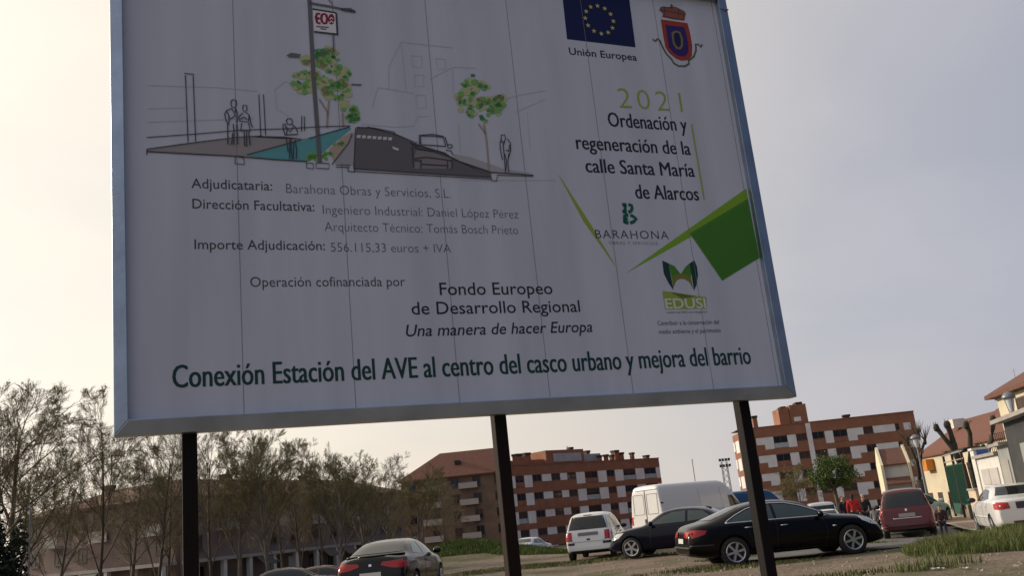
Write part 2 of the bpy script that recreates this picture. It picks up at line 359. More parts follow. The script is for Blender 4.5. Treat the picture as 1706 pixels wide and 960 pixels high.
def logos():
    # the twelve-star flag
    fl = poly('flag', [(944.6, 64.8), (1058.8, 78.5), (1047.6, -8), (935.2, -22)], ink('flag blue', (.006, .012, .085)), 1)
    cu, cz = bd(998.5, 32.3); r = (bd(1022, 35)[0] - bd(975, 29.5)[0]) / 2
    yel = ink('star yellow', (.55, .52, .18))
    for k in range(12):
        a = 2 * math.pi * k / 12; m = MB(); sx, sz = cu + r * math.sin(a), cz + r * math.cos(a)
        pts = [(sx + rr * math.sin(math.pi * j / 5), -.0014, sz + rr * math.cos(math.pi * j / 5)) for j, rr in enumerate([.020, .009] * 5)]
        m.add([(sx, -.0014, sz)] + pts, [(0, 1 + (j + 1) % 10, 1 + j) for j in range(10)])
        m.build('star', yel, PANEL)
    Z = lambda l: z_(l, 1060, 0, 7.386)
    red, blu = ink('crimson', (.36, .05, .03)), ink('heraldic blue', (.035, .02, .16))
    poly('coat_of_arms_shield', Z([(300, 235), (450, 255), (630, 282), (665, 420), (688, 560), (685, 680), (640, 735), (560, 745), (490, 720), (410, 655), (360, 585), (335, 460)]), red, 2)
    poly('coat_of_arms_field', Z([(358, 300), (450, 315), (590, 330), (620, 440), (640, 560), (640, 640), (600, 690), (530, 690), (460, 650), (400, 580), (378, 440)]), blu, 3)
    poly('coat_of_arms_oval', Z([(430, 400), (480, 370), (540, 390), (570, 460), (575, 560), (545, 610), (490, 600), (450, 540)]), ink('tarnished gold', (.22, .17, .12)), 4)
    poly('coat_of_arms_figure', Z([(460, 420), (490, 395), (525, 410), (545, 470), (548, 550), (525, 580), (490, 560), (465, 500)]), ink('deep blue', (.012, .015, .07)), 5)
    poly('coat_of_arms_crown', Z([(315, 205), (330, 170), (290, 130), (300, 95), (350, 80), (430, 82), (520, 105), (590, 140), (605, 180), (580, 205), (590, 250), (460, 235)]), ink('crown red', (.30, .10, .07)), 2)
    strokes('coat_of_arms_crown_arches', [Z(l) for l in ([(285, 130), (300, 88), (345, 78), (385, 95), (430, 82)], [(430, 82), (480, 85), (530, 110), (590, 140), (610, 180)], [(320, 190), (460, 220), (590, 240)], [(300, 120), (380, 130), (460, 150), (590, 175)], [(430, 45), (434, 115)], [(415, 62), (452, 66)], [(350, 95), (345, 180)], [(520, 112), (520, 210)])], .006, midg, 4)
    strokes('coat_of_arms_ribbon', [Z(l) for l in ([(200, 480), (235, 505), (260, 475), (285, 490), (330, 590), (370, 660), (440, 735), (460, 775), (520, 810), (600, 812), (650, 780), (640, 745), (710, 690), (735, 610), (730, 540), (765, 545), (790, 575), (810, 545)],)], .015, ink('ribbon green', (.10, .13, .075)), 3)
    # green corner
    poly('green_band', [(1042, 456), (1145, 383), (1243, 314), (1244, 318), (1247, 336), (1158, 391)], ink('band green', (.22, .42, .03)), 1)
    poly('green_diamond', [(1149, 389), (1246, 331), (1265, 430), (1203, 468)], leafg, 2)
    strokes('diamond_hatching', [[(1149 + 97 * t + 3, 389 - 58 * t + 4), (1203 + 62 * t, 468 - 38 * t - 2)] for t in np.linspace(.04, .97, 24)], .004, ink('hatch green', (.04, .15, .025)), 3)
    poly('green_spike', [(929, 289), (935, 297), (985, 375), (1028, 447), (1018, 434), (972, 369)], lime, 1)
    # two-part letter mark of the builder
    Z = lambda l: z_(l, 900, 280, 2.4)
    T = ink('teal green', (.01, .13, .085))
    strokes('letter_mark', [Z(l) for l in ([(327, 146), (345, 147)], [(339, 146), (339, 176)], [(328, 174), (346, 175)], [(352, 146), (365, 149), (367, 160), (363, 172), (352, 177)], [(337, 187), (337, 220)], [(337, 188), (352, 188)], [(337, 203), (350, 204)], [(336, 217), (353, 219)], [(360, 189), (371, 193), (384, 203), (373, 215), (359, 220)])], .024, T)
    # leaf emblem
    Z = lambda l: z_(l, 1080, 420, 6.4)
    poly('emblem_leaf', Z([(148, 90), (215, 120), (230, 200), (250, 300), (268, 410), (215, 330), (165, 230)]), dkgreen, 1)
    poly('emblem_leaf', Z([(492, 88), (520, 160), (530, 250), (515, 350), (488, 415), (475, 310), (455, 200), (440, 120)]), dkgreen, 1)
    poly('emblem_leaf', Z([(215, 120), (280, 150), (345, 235), (300, 245), (250, 270), (235, 210)]), leafg, 1)
    poly('emblem_leaf', Z([(440, 120), (395, 160), (348, 235), (400, 245), (455, 275), (458, 200)]), leafg, 1)
    poly('emblem_arc', Z([(250, 270), (300, 240), (350, 230), (400, 240), (455, 275), (480, 400), (440, 325), (390, 290), (340, 285), (300, 305), (265, 385)]), ink('olive', (.20, .22, .04)), 2)
    poly('emblem_block', Z([(150, 415), (230, 425), (310, 470), (370, 500), (430, 465), (520, 470), (620, 480), (625, 605), (180, 615), (160, 500)]), lime, 1)
    text('EDUSI', (1109, 514.3), (1177, 513.6), 16.5, ink('pale', (.66, .70, .66)), bold=.02, lay=3)
    text('ciudad real 2022 eco-integrador', (1110.5, 522.3), (1178.5, 521.4), 3.6, grey)
    text('Contribuir a la conservación del', (1095.6, 542), (1198, 540.5), 7.4, midg)
    text('medio ambiente y el patrimonio', (1098, 556), (1201, 554.6), 7.4, midg)
logos()
def drawing():
    A = lambda l: z_(l, 230, 0, 3.0975)
    Bz = lambda l: z_(l, 560, 0, 3.0975)
    C7 = lambda l: z_(l, 360, 150, 6.0)
    D6 = lambda l: z_(l, 650, 180, 6.824)
    G = lambda n, c: ink(n, c)
    poly('drawn_pavement', A([(45, 772), (300, 735), (520, 712), (640, 702), (850, 718), (1000, 680), (1090, 655), (1100, 650), (960, 660), (800, 690), (840, 715), (560, 800), (520, 808), (45, 785)][:6] + [(850, 722), (560, 803), (520, 806), (45, 782)]), G('warm grey', (.34, .32, .34)), 1)
    poly('drawn_cycle_lane', A([(560, 803), (850, 722), (1000, 682), (1092, 654), (1098, 668), (1000, 745), (940, 800), (880, 832), (700, 822)]), G('lane teal', (.12, .38, .42)), 2)
    poly('drawn_planter', A([(1000, 800), (985, 770), (1060, 705), (1105, 680), (1085, 730), (1010, 835)]), G('sand', (.45, .38, .32)), 2)
    poly('drawn_kerb_strip', A([(1010, 838), (1085, 730), (1110, 690), (1128, 658), (1112, 850), (1100, 852)]), G('strip grey', (.38, .38, .43)), 3)
    poly('drawn_road', Bz([(90, 870), (105, 658), (160, 656), (300, 690), (420, 745), (560, 790), (610, 825), (800, 890), (800, 915), (500, 895)]), G('road grey', (.145, .14, .155)), 3)
    poly('drawn_far_pavement', Bz([(610, 795), (700, 812), (860, 870), (1010, 895), (800, 890), (610, 822)]), G('pale grey', (.42, .42, .46)), 2)
    polys('drawn_crossing', [Bz(q) for q in ([(108 + 27 * k, 696 + 2 * k), (128 + 27 * k, 697 + 2 * k), (124 + 27 * k, 712 + 2 * k), (105 + 27 * k, 711 + 2 * k)] for k in range(7))] + [Bz([(290, 755), (325, 768), (318, 778), (292, 768)])], white, 4)
    poly('drawn_street_edge_shadow', A([(600, 708), (640, 702), (750, 704), (860, 718), (740, 716)]), midg, 3)
    rnd = random.Random(4)
    def blob(cx, cy, r, n=9, k=.45, sq=.8):
        return [(cx + r * (1 + k * (rnd.random() - .5)) * math.cos(2 * math.pi * i / n), cy + r * sq * (1 + k * (rnd.random() - .5)) * math.sin(2 * math.pi * i / n)) for i in range(n)]
    def crown(regions, n, r0, r1):
        pts = []
        for _ in range(n):
            cx, cy, rx, ry = rnd.choice(regions); a = rnd.random() * 6.283; q = math.sqrt(rnd.random())
            pts.append(blob(cx + rx * q * math.cos(a), cy + ry * q * math.sin(a), rnd.uniform(r0, r1)))
        return pts
    r1 = [(940, 320, 130, 80), (860, 420, 65, 60), (1010, 400, 110, 70), (1040, 500, 80, 75), (1105, 590, 32, 40), (960, 280, 60, 40)]
    r2 = [(720, 430, 70, 55), (680, 530, 70, 65), (760, 560, 90, 70), (820, 530, 55, 50)]
    for q in ([A(q) for q in crown(r1, 60, 16, 34)], [Bz(q) for q in crown(r2, 34, 14, 30)]): polys('drawn_foliage', q, G('leaf yellow green', (.46, .52, .27)), 4)
    for q in ([A(q) for q in crown(r1, 60, 8, 18)], [Bz(q) for q in crown(r2, 44, 8, 18)], [A(q) for q in crown([(910, 815, 30, 28), (975, 810, 25, 35)], 20, 7, 15)], [A(q) for q in crown([(1035, 742, 25, 10)], 6, 7, 14)]): polys('drawn_foliage', q, G('leaf green', (.19, .44, .12)), 5)
    for q in ([A(q) for q in crown(r1, 26, 5, 13)], [Bz(q) for q in crown(r2, 16, 5, 13)], [A(q) for q in crown([(1105, 595, 25, 35)], 8, 6, 12)]): polys('drawn_foliage', q, G('leaf dark green', (.06, .25, .12)), 6)
    brn = G('trunk brown', (.38, .32, .27))
    for q in ([A([(975, 660), (978, 580), (935, 510)]), A([(978, 600), (985, 520)])], [A([(1058, 655), (1055, 580)])], [Bz([(790, 890), (775, 720), (762, 640)]), Bz([(772, 690), (735, 640)])]): strokes('drawn_trunk', q, .012, brn, 5)
    dg = G('pole grey', (.15, .15, .17))
    strokes('drawn_lamp_pole', [A([(938, 838), (905, 400), (884, 0), (880, -40)])], .026, dg, 7)
    strokes('drawn_lamp_pole', [A([(884, 15), (1000, 35), (1120, 60)])], .016, dg, 7)
    polys('drawn_lamp_head', [A(q) for q in ([(1040, 42), (1095, 40), (1125, 58), (1115, 66), (1050, 55)], [(765, 285), (790, 272), (840, 280), (830, 298), (780, 296)], [(1100, 432), (1155, 434), (1150, 442), (1100, 440)])], dg, 7)
    strokes('drawn_lamp_head', [A([(980, -8), (1005, 25)])], .006, dg, 7)
    # the hanging shop sign in the drawing
    poly('drawn_banner', A([(902, 52), (1022, 66), (1028, 172), (908, 163)]), G('banner white', (.78, .8, .84)), 6)
    strokes('drawn_banner_edge', [A([(900, 46), (1022, 66)]), A([(1022, 66), (1028, 178)]), A([(908, 163), (1030, 177)])], .012, midg, 7)
    cr = G('banner crimson', (.30, .02, .05)); Z3 = lambda l: z_(l, 480, 0, 8.0)
    strokes('drawn_banner_mark', [Z3(l) for l in ([(425, 185), (385, 180), (370, 230), (385, 300), (430, 315)], [(375, 245), (420, 245)], [(455, 300), (440, 250), (450, 195), (480, 185), (510, 200), (520, 260), (505, 310), (455, 308)])], .017, cr, 7)
    polys('drawn_banner_mark', [Z3([(575 + 44 * math.cos(t), 255 + 72 * math.sin(t)) for t in np.linspace(0, 6.0, 14)])], cr, 7)
    strokes('drawn_banner_mark', [Z3([(555, 255), (575, 235), (598, 255)]), Z3([(550, 300), (575, 280), (600, 300)])], .008, G('banner white', (.7, .7, .7)), 8)
    strokes('drawn_banner_line', [Z3([(375, 352), (540, 365)]), Z3([(430, 380), (510, 392)])], .008, midg, 7)
    # line work
    ln = [A(l) for l in ([(45, 710), (300, 692), (530, 672), (760, 665), (920, 655), (1095, 650)], [(45, 770), (300, 735), (520, 708), (640, 702)], [(45, 772), (45, 800)], [(258, 735), (244, 388), (284, 392), (297, 730)], [(238, 378), (290, 384)], [(633, 700), (623, 488), (647, 488), (658, 698)], [(842, 680), (845, 598)], [(858, 675), (858, 602)], [(880, 715), (1000, 680), (1090, 655)], [(500, 810), (500, 845), (548, 850), (545, 815), (520, 812)], [(868, 840), (905, 845), (905, 872), (870, 868), (868, 840)], [(918, 840), (985, 845), (985, 872), (918, 868), (918, 842)], [(560, 800), (840, 722)], [(1000, 850), (1085, 740), (1105, 690)], [(1020, 850), (1095, 855)], [(1020, 862), (1090, 865)], [(1083, 865), (1083, 885), (1115, 888), (1118, 870)], [(1005, 120 + 60), (1008, 260)])]
    ln += [Bz(l) for l in ([(90, 885), (500, 908), (800, 925)], [(90, 872), (100, 660)], [(160, 655), (300, 690)], [(300, 680), (300, 695)], [(105, 657), (190, 660), (300, 682)], [(300, 690), (405, 735)], [(800, 915), (800, 932), (828, 935), (830, 912)], [(828, 905), (1015, 910)], [(60, 870), (62, 885), (95, 888), (95, 875)])]
    strokes('drawn_line', ln, .0055, midg, 8)
    strokes('drawn_heavy_line', [A([(45, 783), (520, 808), (700, 824), (870, 834)]), Bz([(800, 890), (1017, 905)]), Bz([(90, 872), (500, 898), (800, 916)]), Bz([(380, 738), (560, 790), (610, 825), (800, 890)])], .008, midg, 8)
    sk = []
    # two people walking
    sk += [C7(l) for l in ([(150, 110), (170, 98), (200, 105), (205, 140), (190, 180), (160, 175), (148, 140), (150, 110)], [(155, 185), (105, 205), (85, 240), (100, 310), (130, 350)], [(195, 185), (210, 230), (210, 330)], [(115, 340), (118, 540), (155, 545), (165, 430)], [(170, 340), (180, 420), (175, 545), (215, 540), (210, 340)], [(120, 270), (150, 290), (190, 255)], [(160, 190), (185, 250), (190, 195)], [(105, 215), (130, 260), (128, 330)],
        [(265, 190), (270, 150), (305, 155), (308, 200), (285, 225), (265, 195)], [(265, 230), (225, 270), (235, 310), (320, 322), (330, 250), (300, 225)], [(330, 250), (345, 330), (365, 375)], [(255, 330), (245, 410), (340, 415), (325, 330)], [(280, 420), (285, 560)], [(305, 420), (305, 565)], [(325, 420), (340, 555)], [(240, 290), (280, 270), (310, 295)])]
    # the rider
    sk += [C7(l) for l in ([(700, 310), (715, 288), (750, 288), (765, 315), (750, 345), (715, 345), (700, 310)], [(700, 345), (670, 340), (668, 380), (685, 440)], [(760, 345), (800, 380), (815, 430)], [(680, 450), (820, 445)], [(700, 370), (740, 420), (770, 370)], [(735, 500), (735, 690), (770, 692), (775, 520)], [(790, 500), (805, 610), (800, 690)], [(700, 480), (720, 620)], [(690, 355), (710, 400), (700, 450)], [(745, 480), (750, 600), (760, 690)])]
    # the lone walker
    sk += [D6(l) for l in ([(1258, 310), (1300, 305), (1310, 350), (1285, 395), (1260, 370), (1258, 310)], [(1260, 350), (1245, 400), (1255, 500), (1275, 590)], [(1330, 350), (1365, 400), (1368, 480), (1345, 560)], [(1280, 400), (1290, 500), (1300, 620), (1308, 735)], [(1300, 520), (1320, 600), (1315, 700)], [(1345, 520), (1335, 620), (1345, 730)], [(1265, 380), (1290, 420), (1300, 380)], [(1355, 420), (1345, 500)], [(1310, 480), (1345, 490)])]
    for lo, hi in ((0, 8), (8, 16), (16, 28), (28, 40)):
        if sk[lo:hi]: strokes('drawn_figure', sk[lo:hi], .0065, midg, 9)
    # the parked car
    strokes('drawn_car', [D6(l) for l in ([(345, 410), (345, 318), (500, 320), (600, 335), (630, 430)], [(330, 420), (330, 312), (480, 300), (610, 325)], [(345, 418), (500, 428), (630, 437)], [(280, 450), (345, 470), (500, 500), (620, 540), (715, 570)], [(260, 580), (400, 560), (560, 580), (700, 600)], [(250, 440), (265, 680)], [(350, 590), (345, 690)], [(650, 600), (650, 690)], [(645, 430), (665, 415), (700, 420), (705, 445), (670, 460), (645, 440)], [(250, 430), (300, 390), (310, 420), (270, 450)], [(630, 480), (690, 490), (715, 540)], [(270, 600), (345, 600)], [(350, 640), (640, 655)], [(300, 470), (480, 490)], [(700, 580), (700, 690)], [(620, 330), (650, 420)])], .007, midg, 9)
    poly('drawn_car_body', D6([(262, 585), (300, 470), (345, 465), (500, 500), (620, 540), (715, 570), (700, 690), (265, 690)]), G('car wash grey', (.25, .235, .25)), 4)
    fl = [Bz(l) for l in ([(270, 460), (272, 340), (335, 215), (600, 245)], [(335, 215), (360, 470)], [(385, 285), (440, 290), (442, 345), (395, 342), (385, 285)], [(515, 300), (560, 305), (565, 350), (525, 360), (515, 300)], [(405, 385), (450, 385), (452, 445), (405, 445), (405, 385)], [(480, 410), (600, 345), (720, 350)], [(600, 345), (605, 480)], [(215, 450), (280, 460), (400, 480)], [(215, 450), (185, 550)], [(410, 490), (460, 490), (465, 555), (420, 560), (410, 490)], [(130, 640), (300, 655), (400, 650), (420, 600), (480, 600)], [(632, 640), (640, 790)], [(920, 495), (1080, 465)], [(920, 580), (1080, 510)], [(985, 570), (1000, 770)], [(300, 460), (310, 470)], [(850, 520), (920, 495)], [(640, 930), (1130, 930)])]
    fl += [A(l) for l in ([(705, 460), (760, 420), (830, 440)], [(705, 460), (715, 560), (780, 600)], [(45, 440), (400, 450), (620, 470)], [(50, 560), (240, 555)], [(45, 630), (600, 610)])]
    strokes('drawn_faint_line', fl, .0045, ink('faint grey', (.52, .54, .60)), 3)
drawing()

# ------------------------------------------------------------------ buildings
brick = mat('red brick', (.285, .125, .074), .85, var=.22, scale=1.2, bump=.3, bscale=20)
brick2 = mat('red brick parapet', (.31, .135, .08), .85, var=.18, scale=.8)
wpan = mat('white render', (.78, .76, .76), .8, var=.12, scale=.6)
wglass = mat('window glass', (.012, .014, .018), .08, spec=.5)
wshut = mat('brown roller shutter', (.055, .028, .022), .6, var=.2, scale=3)
wframe = mat('window frame', (.10, .075, .065), .5)
greym = mat('grey cladding', (.42, .43, .46), .5, var=.15, scale=1)
darkcap = mat('dark chimney cap', (.03, .028, .028), .8)
tile = mat('clay roof tiles', (.17, .068, .045), .85, var=.3, scale=1.5, bump=.6, bscale=6, stretch=(6, .6, 1))
tile2 = mat('brown roof tiles', (.15, .066, .046), .85, var=.3, scale=1.5, bump=.6, bscale=6, stretch=(6, .6, 1))
cream = mat('cream render', (.62, .55, .41), .85, var=.12, scale=.7)
pinkish = mat('pinkish render', (.21, .155, .135), .85, var=.25, scale=.5)
offw = mat('offwhite render', (.60, .58, .54), .85, var=.15, scale=.6)
conc = mat('concrete', (.34, .32, .30), .85, var=.2, scale=1)
UNIT = {}
def unit(key, fn):
    if key not in UNIT: UNIT[key] = fn()
    return UNIT[key]
def window_at(root, u, v, z0, wd, ht, style=0, n=(0, 1)):
    """one window: frame with sill and mullion, its pane (or a shutter half way down) a sub-part"""
    k = (round(wd, 1), round(ht, 1), style)
    def mk():
        W, Hh = k[0], k[1]; f = MB(); t = .07
        f.box((0, 0, 0), (t, .08, Hh)); f.box((W - t, 0, 0), (W, .08, Hh)); f.box((t, 0, 0), (W - t, .08, t)); f.box((t, 0, Hh - t), (W - t, .08, Hh))
        if W > .9: f.box((W / 2 - t / 2, .005, t), (W / 2 + t / 2, .075, Hh - t))
        f.box((-.06, -.09, -.07), (W + .06, .06, -.003))
        g = MB(); g.box((t + .001, .04, t + .001), (W - t - .001, .055, Hh - t - .001))
        s = MB()
        if style: s.box((t + .001, .015, Hh - t - (Hh - 2 * t) * (.35, .6, 1)[style - 1]), (W - t - .001, .034, Hh - t - .001))
        def me(mb, nm, m):
            o = mb.build(nm, m); d = o.data; bpy.data.objects.remove(o); return d
        return me(f, 'window', wframe), me(g, 'pane', wglass), me(s, 'shutter', wshut) if style else None
    a, b, c = unit(k, mk)
    w_ = link('window', a, root); w_.location = (u, v, z0)
    link('pane', b, w_)
    if c: link('shutter', c, w_)
    return w_
def facade_root(name, label, cat, A, Bp, z, group=None):
    d = Vector((Bp[0] - A[0], Bp[1] - A[1], 0)); return thing(name, label, cat, (A[0], A[1], z), math.atan2(d.y, d.x), group), d.length
def band_building(root, Lb, depth, H, rows, storey, top, patt, seed, left_patt=None):
    """flat-roofed brick block: brick bands, recessed strips of windows and white panels"""
    rnd = random.Random(seed); R0 = .16
    core = MB(); core.box((.02, R0, 0), (Lb - .02, depth, H - .6)); core.build('wall', brick, root)
    br = MB()
    br.box((0, 0, H - top), (Lb, R0 - .003, H - .12))
    for r in range(rows):
        zt = H - top - r * storey; zf = zt - 1.95; zu = zt - 1.15; zb = zt - storey
        br.box((0, 0, max(zb, 0) + .002), (Lb, R0 - .003, zf))
        x = 0
        for (u0, u1, t) in patt:
            u0, u1 = max(0, u0), min(Lb, u1)
            if u0 > x + .02: br.box((x, .002, zf + .002), (u0, R0 - .003, zt - .002))
            if t in 'wp': br.box((u0, .001, zf + .002), (u1, R0 - .003, zu - .002))
            x = u1
        if x < Lb - .05: br.box((x, .002, zf + .002), (Lb, R0 - .003, zt - .002))
    br.build('brick_band', brick2, root)
    cp = MB(); cp.box((-.08, -.08, H - .118), (Lb + .08, depth + .08, H)); cp.build('coping', brick, root)
    for r in range(rows):
        zt = H - top - r * storey
        for (u0, u1, t) in patt:
            z0 = zt - (1.95 if t in 'WP' else 1.15)
            if t in 'pP':
                m = MB(); m.box((u0 + .003, .03, z0 + .003), (u1 - .003, R0 - .003, zt - .003)); m.build('white_panel', wpan, root)
            elif t in 'wW':
                window_at(root, u0 + .03, .075, z0 + .08, u1 - u0 - .06, zt - z0 - .1, rnd.choice((0, 1, 2, 3) if t == 'w' else (0, 0, 1, 2)))
            if t == 'W':
                m = MB(); m.box((u0 + .05, .02, z0 + .02), (u1 - .05, .04, z0 + .85)); m.build('balcony_rail', greym if rnd.random() < .5 else brick, root)
def chimney(root, u, v, z, wd, h, cap=True, m=None):
    b = MB(); b.box((u, v, z), (u + wd, v + wd, z + h)); c = b.build('chimney', m or brick, root)
    if cap: k = MB(); k.box((u - .1, v - .1, z + h + .002), (u + wd + .1, v + wd + .1, z + h + .35)); k.build('chimney_cap', darkcap, c)
def antenna(root, u, v, z, h=2.2):
    m = MB(); m.tube([(u, v, z), (u, v, z + h)], .03, 5)
    for k in range(5): m.tube([(u - .35 + .05 * k, v, z + h - .1 - .13 * k), (u + .35 - .05 * k, v, z + h - .1 - .13 * k)], .018, 4)
    m.build('aerial', greym, root)

# red block with white panels, right
def right_block():
    Y = 150.; a = at_y(1230, 716, Y); b = at_y(1521, 684, Y - 1)
    zt = (a[2] + b[2]) / 2; base = -3.2
    root, Lb = facade_root('apartment_block', 'red brick block with a stair tower on its roof, behind the round green tree', 'apartment building', a, b, base)
    s = Lb / 1270.
    pz = [(0, 18, 'P'), (18, 42, 'p'), (42, 115, 'w'), (115, 172, 'p'), (172, 240, 'P'), (240, 342, 'W'), (342, 405, 'P'), (405, 485, 'w'), (485, 520, 'P'), (520, 608, 'w'), (612, 672, 'P'), (672, 775, 'W'), (775, 842, 'P'), (842, 890, 'p'), (892, 962, 'w'), (962, 1120, 'p'), (1122, 1150, 'w'), (1180, 1235, 'p')]
    H = zt - base
    band_building(root, Lb, 6.4, H, 5, 2.85, 1.75, [(p * s, q * s, t) for p, q, t in pz], 3)
    # end wall to the left in sunlight
    for r in range(5):
        z1 = H - 1.75 - r * 2.85
        m = MB(); m.box((-.05, 1.2, z1 - 1.9), (.017, 4.2, z1)); m.build('white_panel', wpan, root)
        m = MB(); m.box((-.05, 5.0, z1 - 1.5), (.017, 6.2, z1)); m.build('white_panel', wpan, root)
    m = MB(); m.box((485 * s, -.06, 0), (520 * s, -.01, H - .2)); m.build('downpipe_strip', wpan, root)
    t = MB(); t.box((320 * s, 1.0, H), (395 * s, 5.5, H + 2.7)); t.box((400 * s, .6, H), (520 * s, 6, H + 3.0)); t.build('stair_tower', brick2, root)
    c = MB(); c.box((465 * s, 2, H + 3.002), (515 * s, 4, H + 3.5)); c.build('tower_cap', darkcap, root)
    c = MB(); c.box((345 * s, 1.5, H + 2.702), (385 * s, 4, H + 3.0)); c.build('tower_cap', darkcap, root)
    v = MB(); v.box((420 * s, .55, H + .3), (470 * s, .597, H + 1.0)); v.build('white_panel', wpan, root)
    chimney(root, 125 * s, 1.0, H, .7, 1.6); chimney(root, 800 * s, 2, H, .9, .3)
    chimney(root, 60 * s, 4, H, .6, .5)
    antenna(root, 310 * s, 3, H, 2.6)
right_block()
def middle_block():
    z0 = 11.0 * 1.0; a = at_y(850, 776, 150.); Zt = a[2]; b = at_z(1097, 763, Zt)
    base = -3.2; root, Lb = facade_root('apartment_block', 'red brick block with white panels and a set back attic, behind the white van', 'apartment building', a, b, base)
    s = Lb / 985.
    pz = [(0, 22, 'P'), (22, 72, 'W'), (74, 122, 'P'), (125, 178, 'w'), (180, 238, 'p'), (240, 292, 'w'), (293, 338, 'p'), (340, 392, 'w'), (395, 452, 'P'), (453, 535, 'W'), (538, 598, 'P'), (600, 652, 'w'), (655, 715, 'P'), (716, 800, 'W'), (802, 866, 'P'), (868, 952, 'W'), (953, 985, 'P')]
    H = Zt - base
    band_building(root, Lb, 13, H, 5, 2.85, 1.7, [(p * s, q * s, t) for p, q, t in pz], 5)
    t = MB(); t.box((40 * s, 2.0, H + .002), (250 * s, 8, H + .9)); t.box((255 * s, 1.5, H + .002), (500 * s, 9, H + 2.3)); t.build('attic', brick2, root)
    t = MB(); t.box((300 * s, 1.40, H + .3), (480 * s, 1.497, H + 1.7)); t.build('grey_cladding', greym, root)
    t = MB(); t.box((510 * s, 2.5, H + .002), (640 * s, 7, H + 1.5)); t.build('grey_cladding', greym, root)
    for u, h in ((95, 1.7), (150, 1.8)): chimney(root, u * s, 2.4, H + .9, 1.1, h - .9)
    m = MB(); m.box((100 * s, 2.1, H + .9), (175 * s, 2.39, H + 1.5)); m.build('attic_wall', brick2, root)
    chimney(root, 452 * s, 3, H + 2.3, .7, .2); chimney(root, 560 * s, 3, H + 1.5, .8, .3)
    for u, h in ((595, .7), (640, .8), (680, .7)): chimney(root, u * s, 1.2, H, .6, h)
    chimney(root, 715 * s, 1.5, H, 1.0, 1.5); chimney(root, 780 * s, 3, H, 1.4, 1.2); chimney(root, 850 * s, 2, H, .6, 1.0); chimney(root, 955 * s, 2, H, .8, .4)
    antenna(root, 410 * s, 2, H, 3); antenna(root, 915 * s, 4, H, 1.6)
middle_block()
def hip_house(name, label, A, Bp, base, depth, eave, ridge, hipL, hipR, wallm, roofm, storeys, wstep, seed, cat='apartment building', sills=True, ov=.5):
    root, Lb = facade_root(name, label, cat, A, Bp, base); rnd = random.Random(seed)
    m = MB(); m.box((0, 0, 0), (Lb, depth, eave - .004)); m.build('wall', wallm, root)
    r = MB(); e = eave; o = ov
    v = [(-o, -o, e), (Lb + o, -o, e), (Lb + o, depth + o, e), (-o, depth + o, e), (hipL, depth / 2, ridge), (Lb - hipR, depth / 2, ridge)]
    vb = [(x, y, z - .18) for x, y, z in v[:4]]
    r.add(v + vb, [(0, 1, 5, 4), (1, 2, 5), (2, 3, 4, 5), (3, 0, 4), (6, 7, 1, 0), (7, 8, 2, 1), (8, 9, 3, 2), (9, 6, 0, 3), (9, 8, 7, 6)])
    rf = recalc(r.build('roof', roofm, root))
    sh = (eave - .3) / storeys
    n = int(Lb / wstep)
    for i in range(n):
        for k in range(storeys):
            u = (i + .5) * Lb / n - .65; t = rnd.random()
            if k == 0 and storeys > 2: continue
            window_at(root, u, -.05, k * sh + 1.1, 1.3, 1.4, rnd.choice((0, 1, 2, 3)))
    return root, Lb, rf
def hip_block():
    a = at_y(668, 802, 150.); z = at_y(822, 787, 150.)[2]; b = at_z(842, 786, z)
    b = at_y(846, 785, 150); base = -3.2
    root, Lb, rf = hip_house('apartment_building', 'dim brick apartment building with a hipped red tile roof, left of the middle sign post', a, b, base, 12, z - base, z - base + 4.3, 6.0, .5, mat('dull ochre brick', (.19, .125, .09), .85, var=.3, scale=.7), tile, 5, 3.2, 8)
    for k in range(1, 5):
        for u in (3.2, 9.2):
            m = MB(); m.box((u, -.9, k * 2.6 + .6), (u + 3.0, -.053, k * 2.6 + .75)); m.box((u, -.9, k * 2.6 + .752), (u + 3.0, -.82, k * 2.6 + 1.5)); m.build('balcony', mat('pale balcony', (.40, .36, .34), .8), root)
    m = MB(); m.box((8.6, 2.2, z - base + 2.0), (9.6, 3.2, z - base + 2.6)); m.build('roof_window', darkcap, rf)
    p = MB(); p.box((Lb - .6, -.25, 0), (Lb + .3, .3, z - base - .2)); p.build('corner_pier', mat('dull ochre brick', (0, 0, 0)), root)
hip_block()
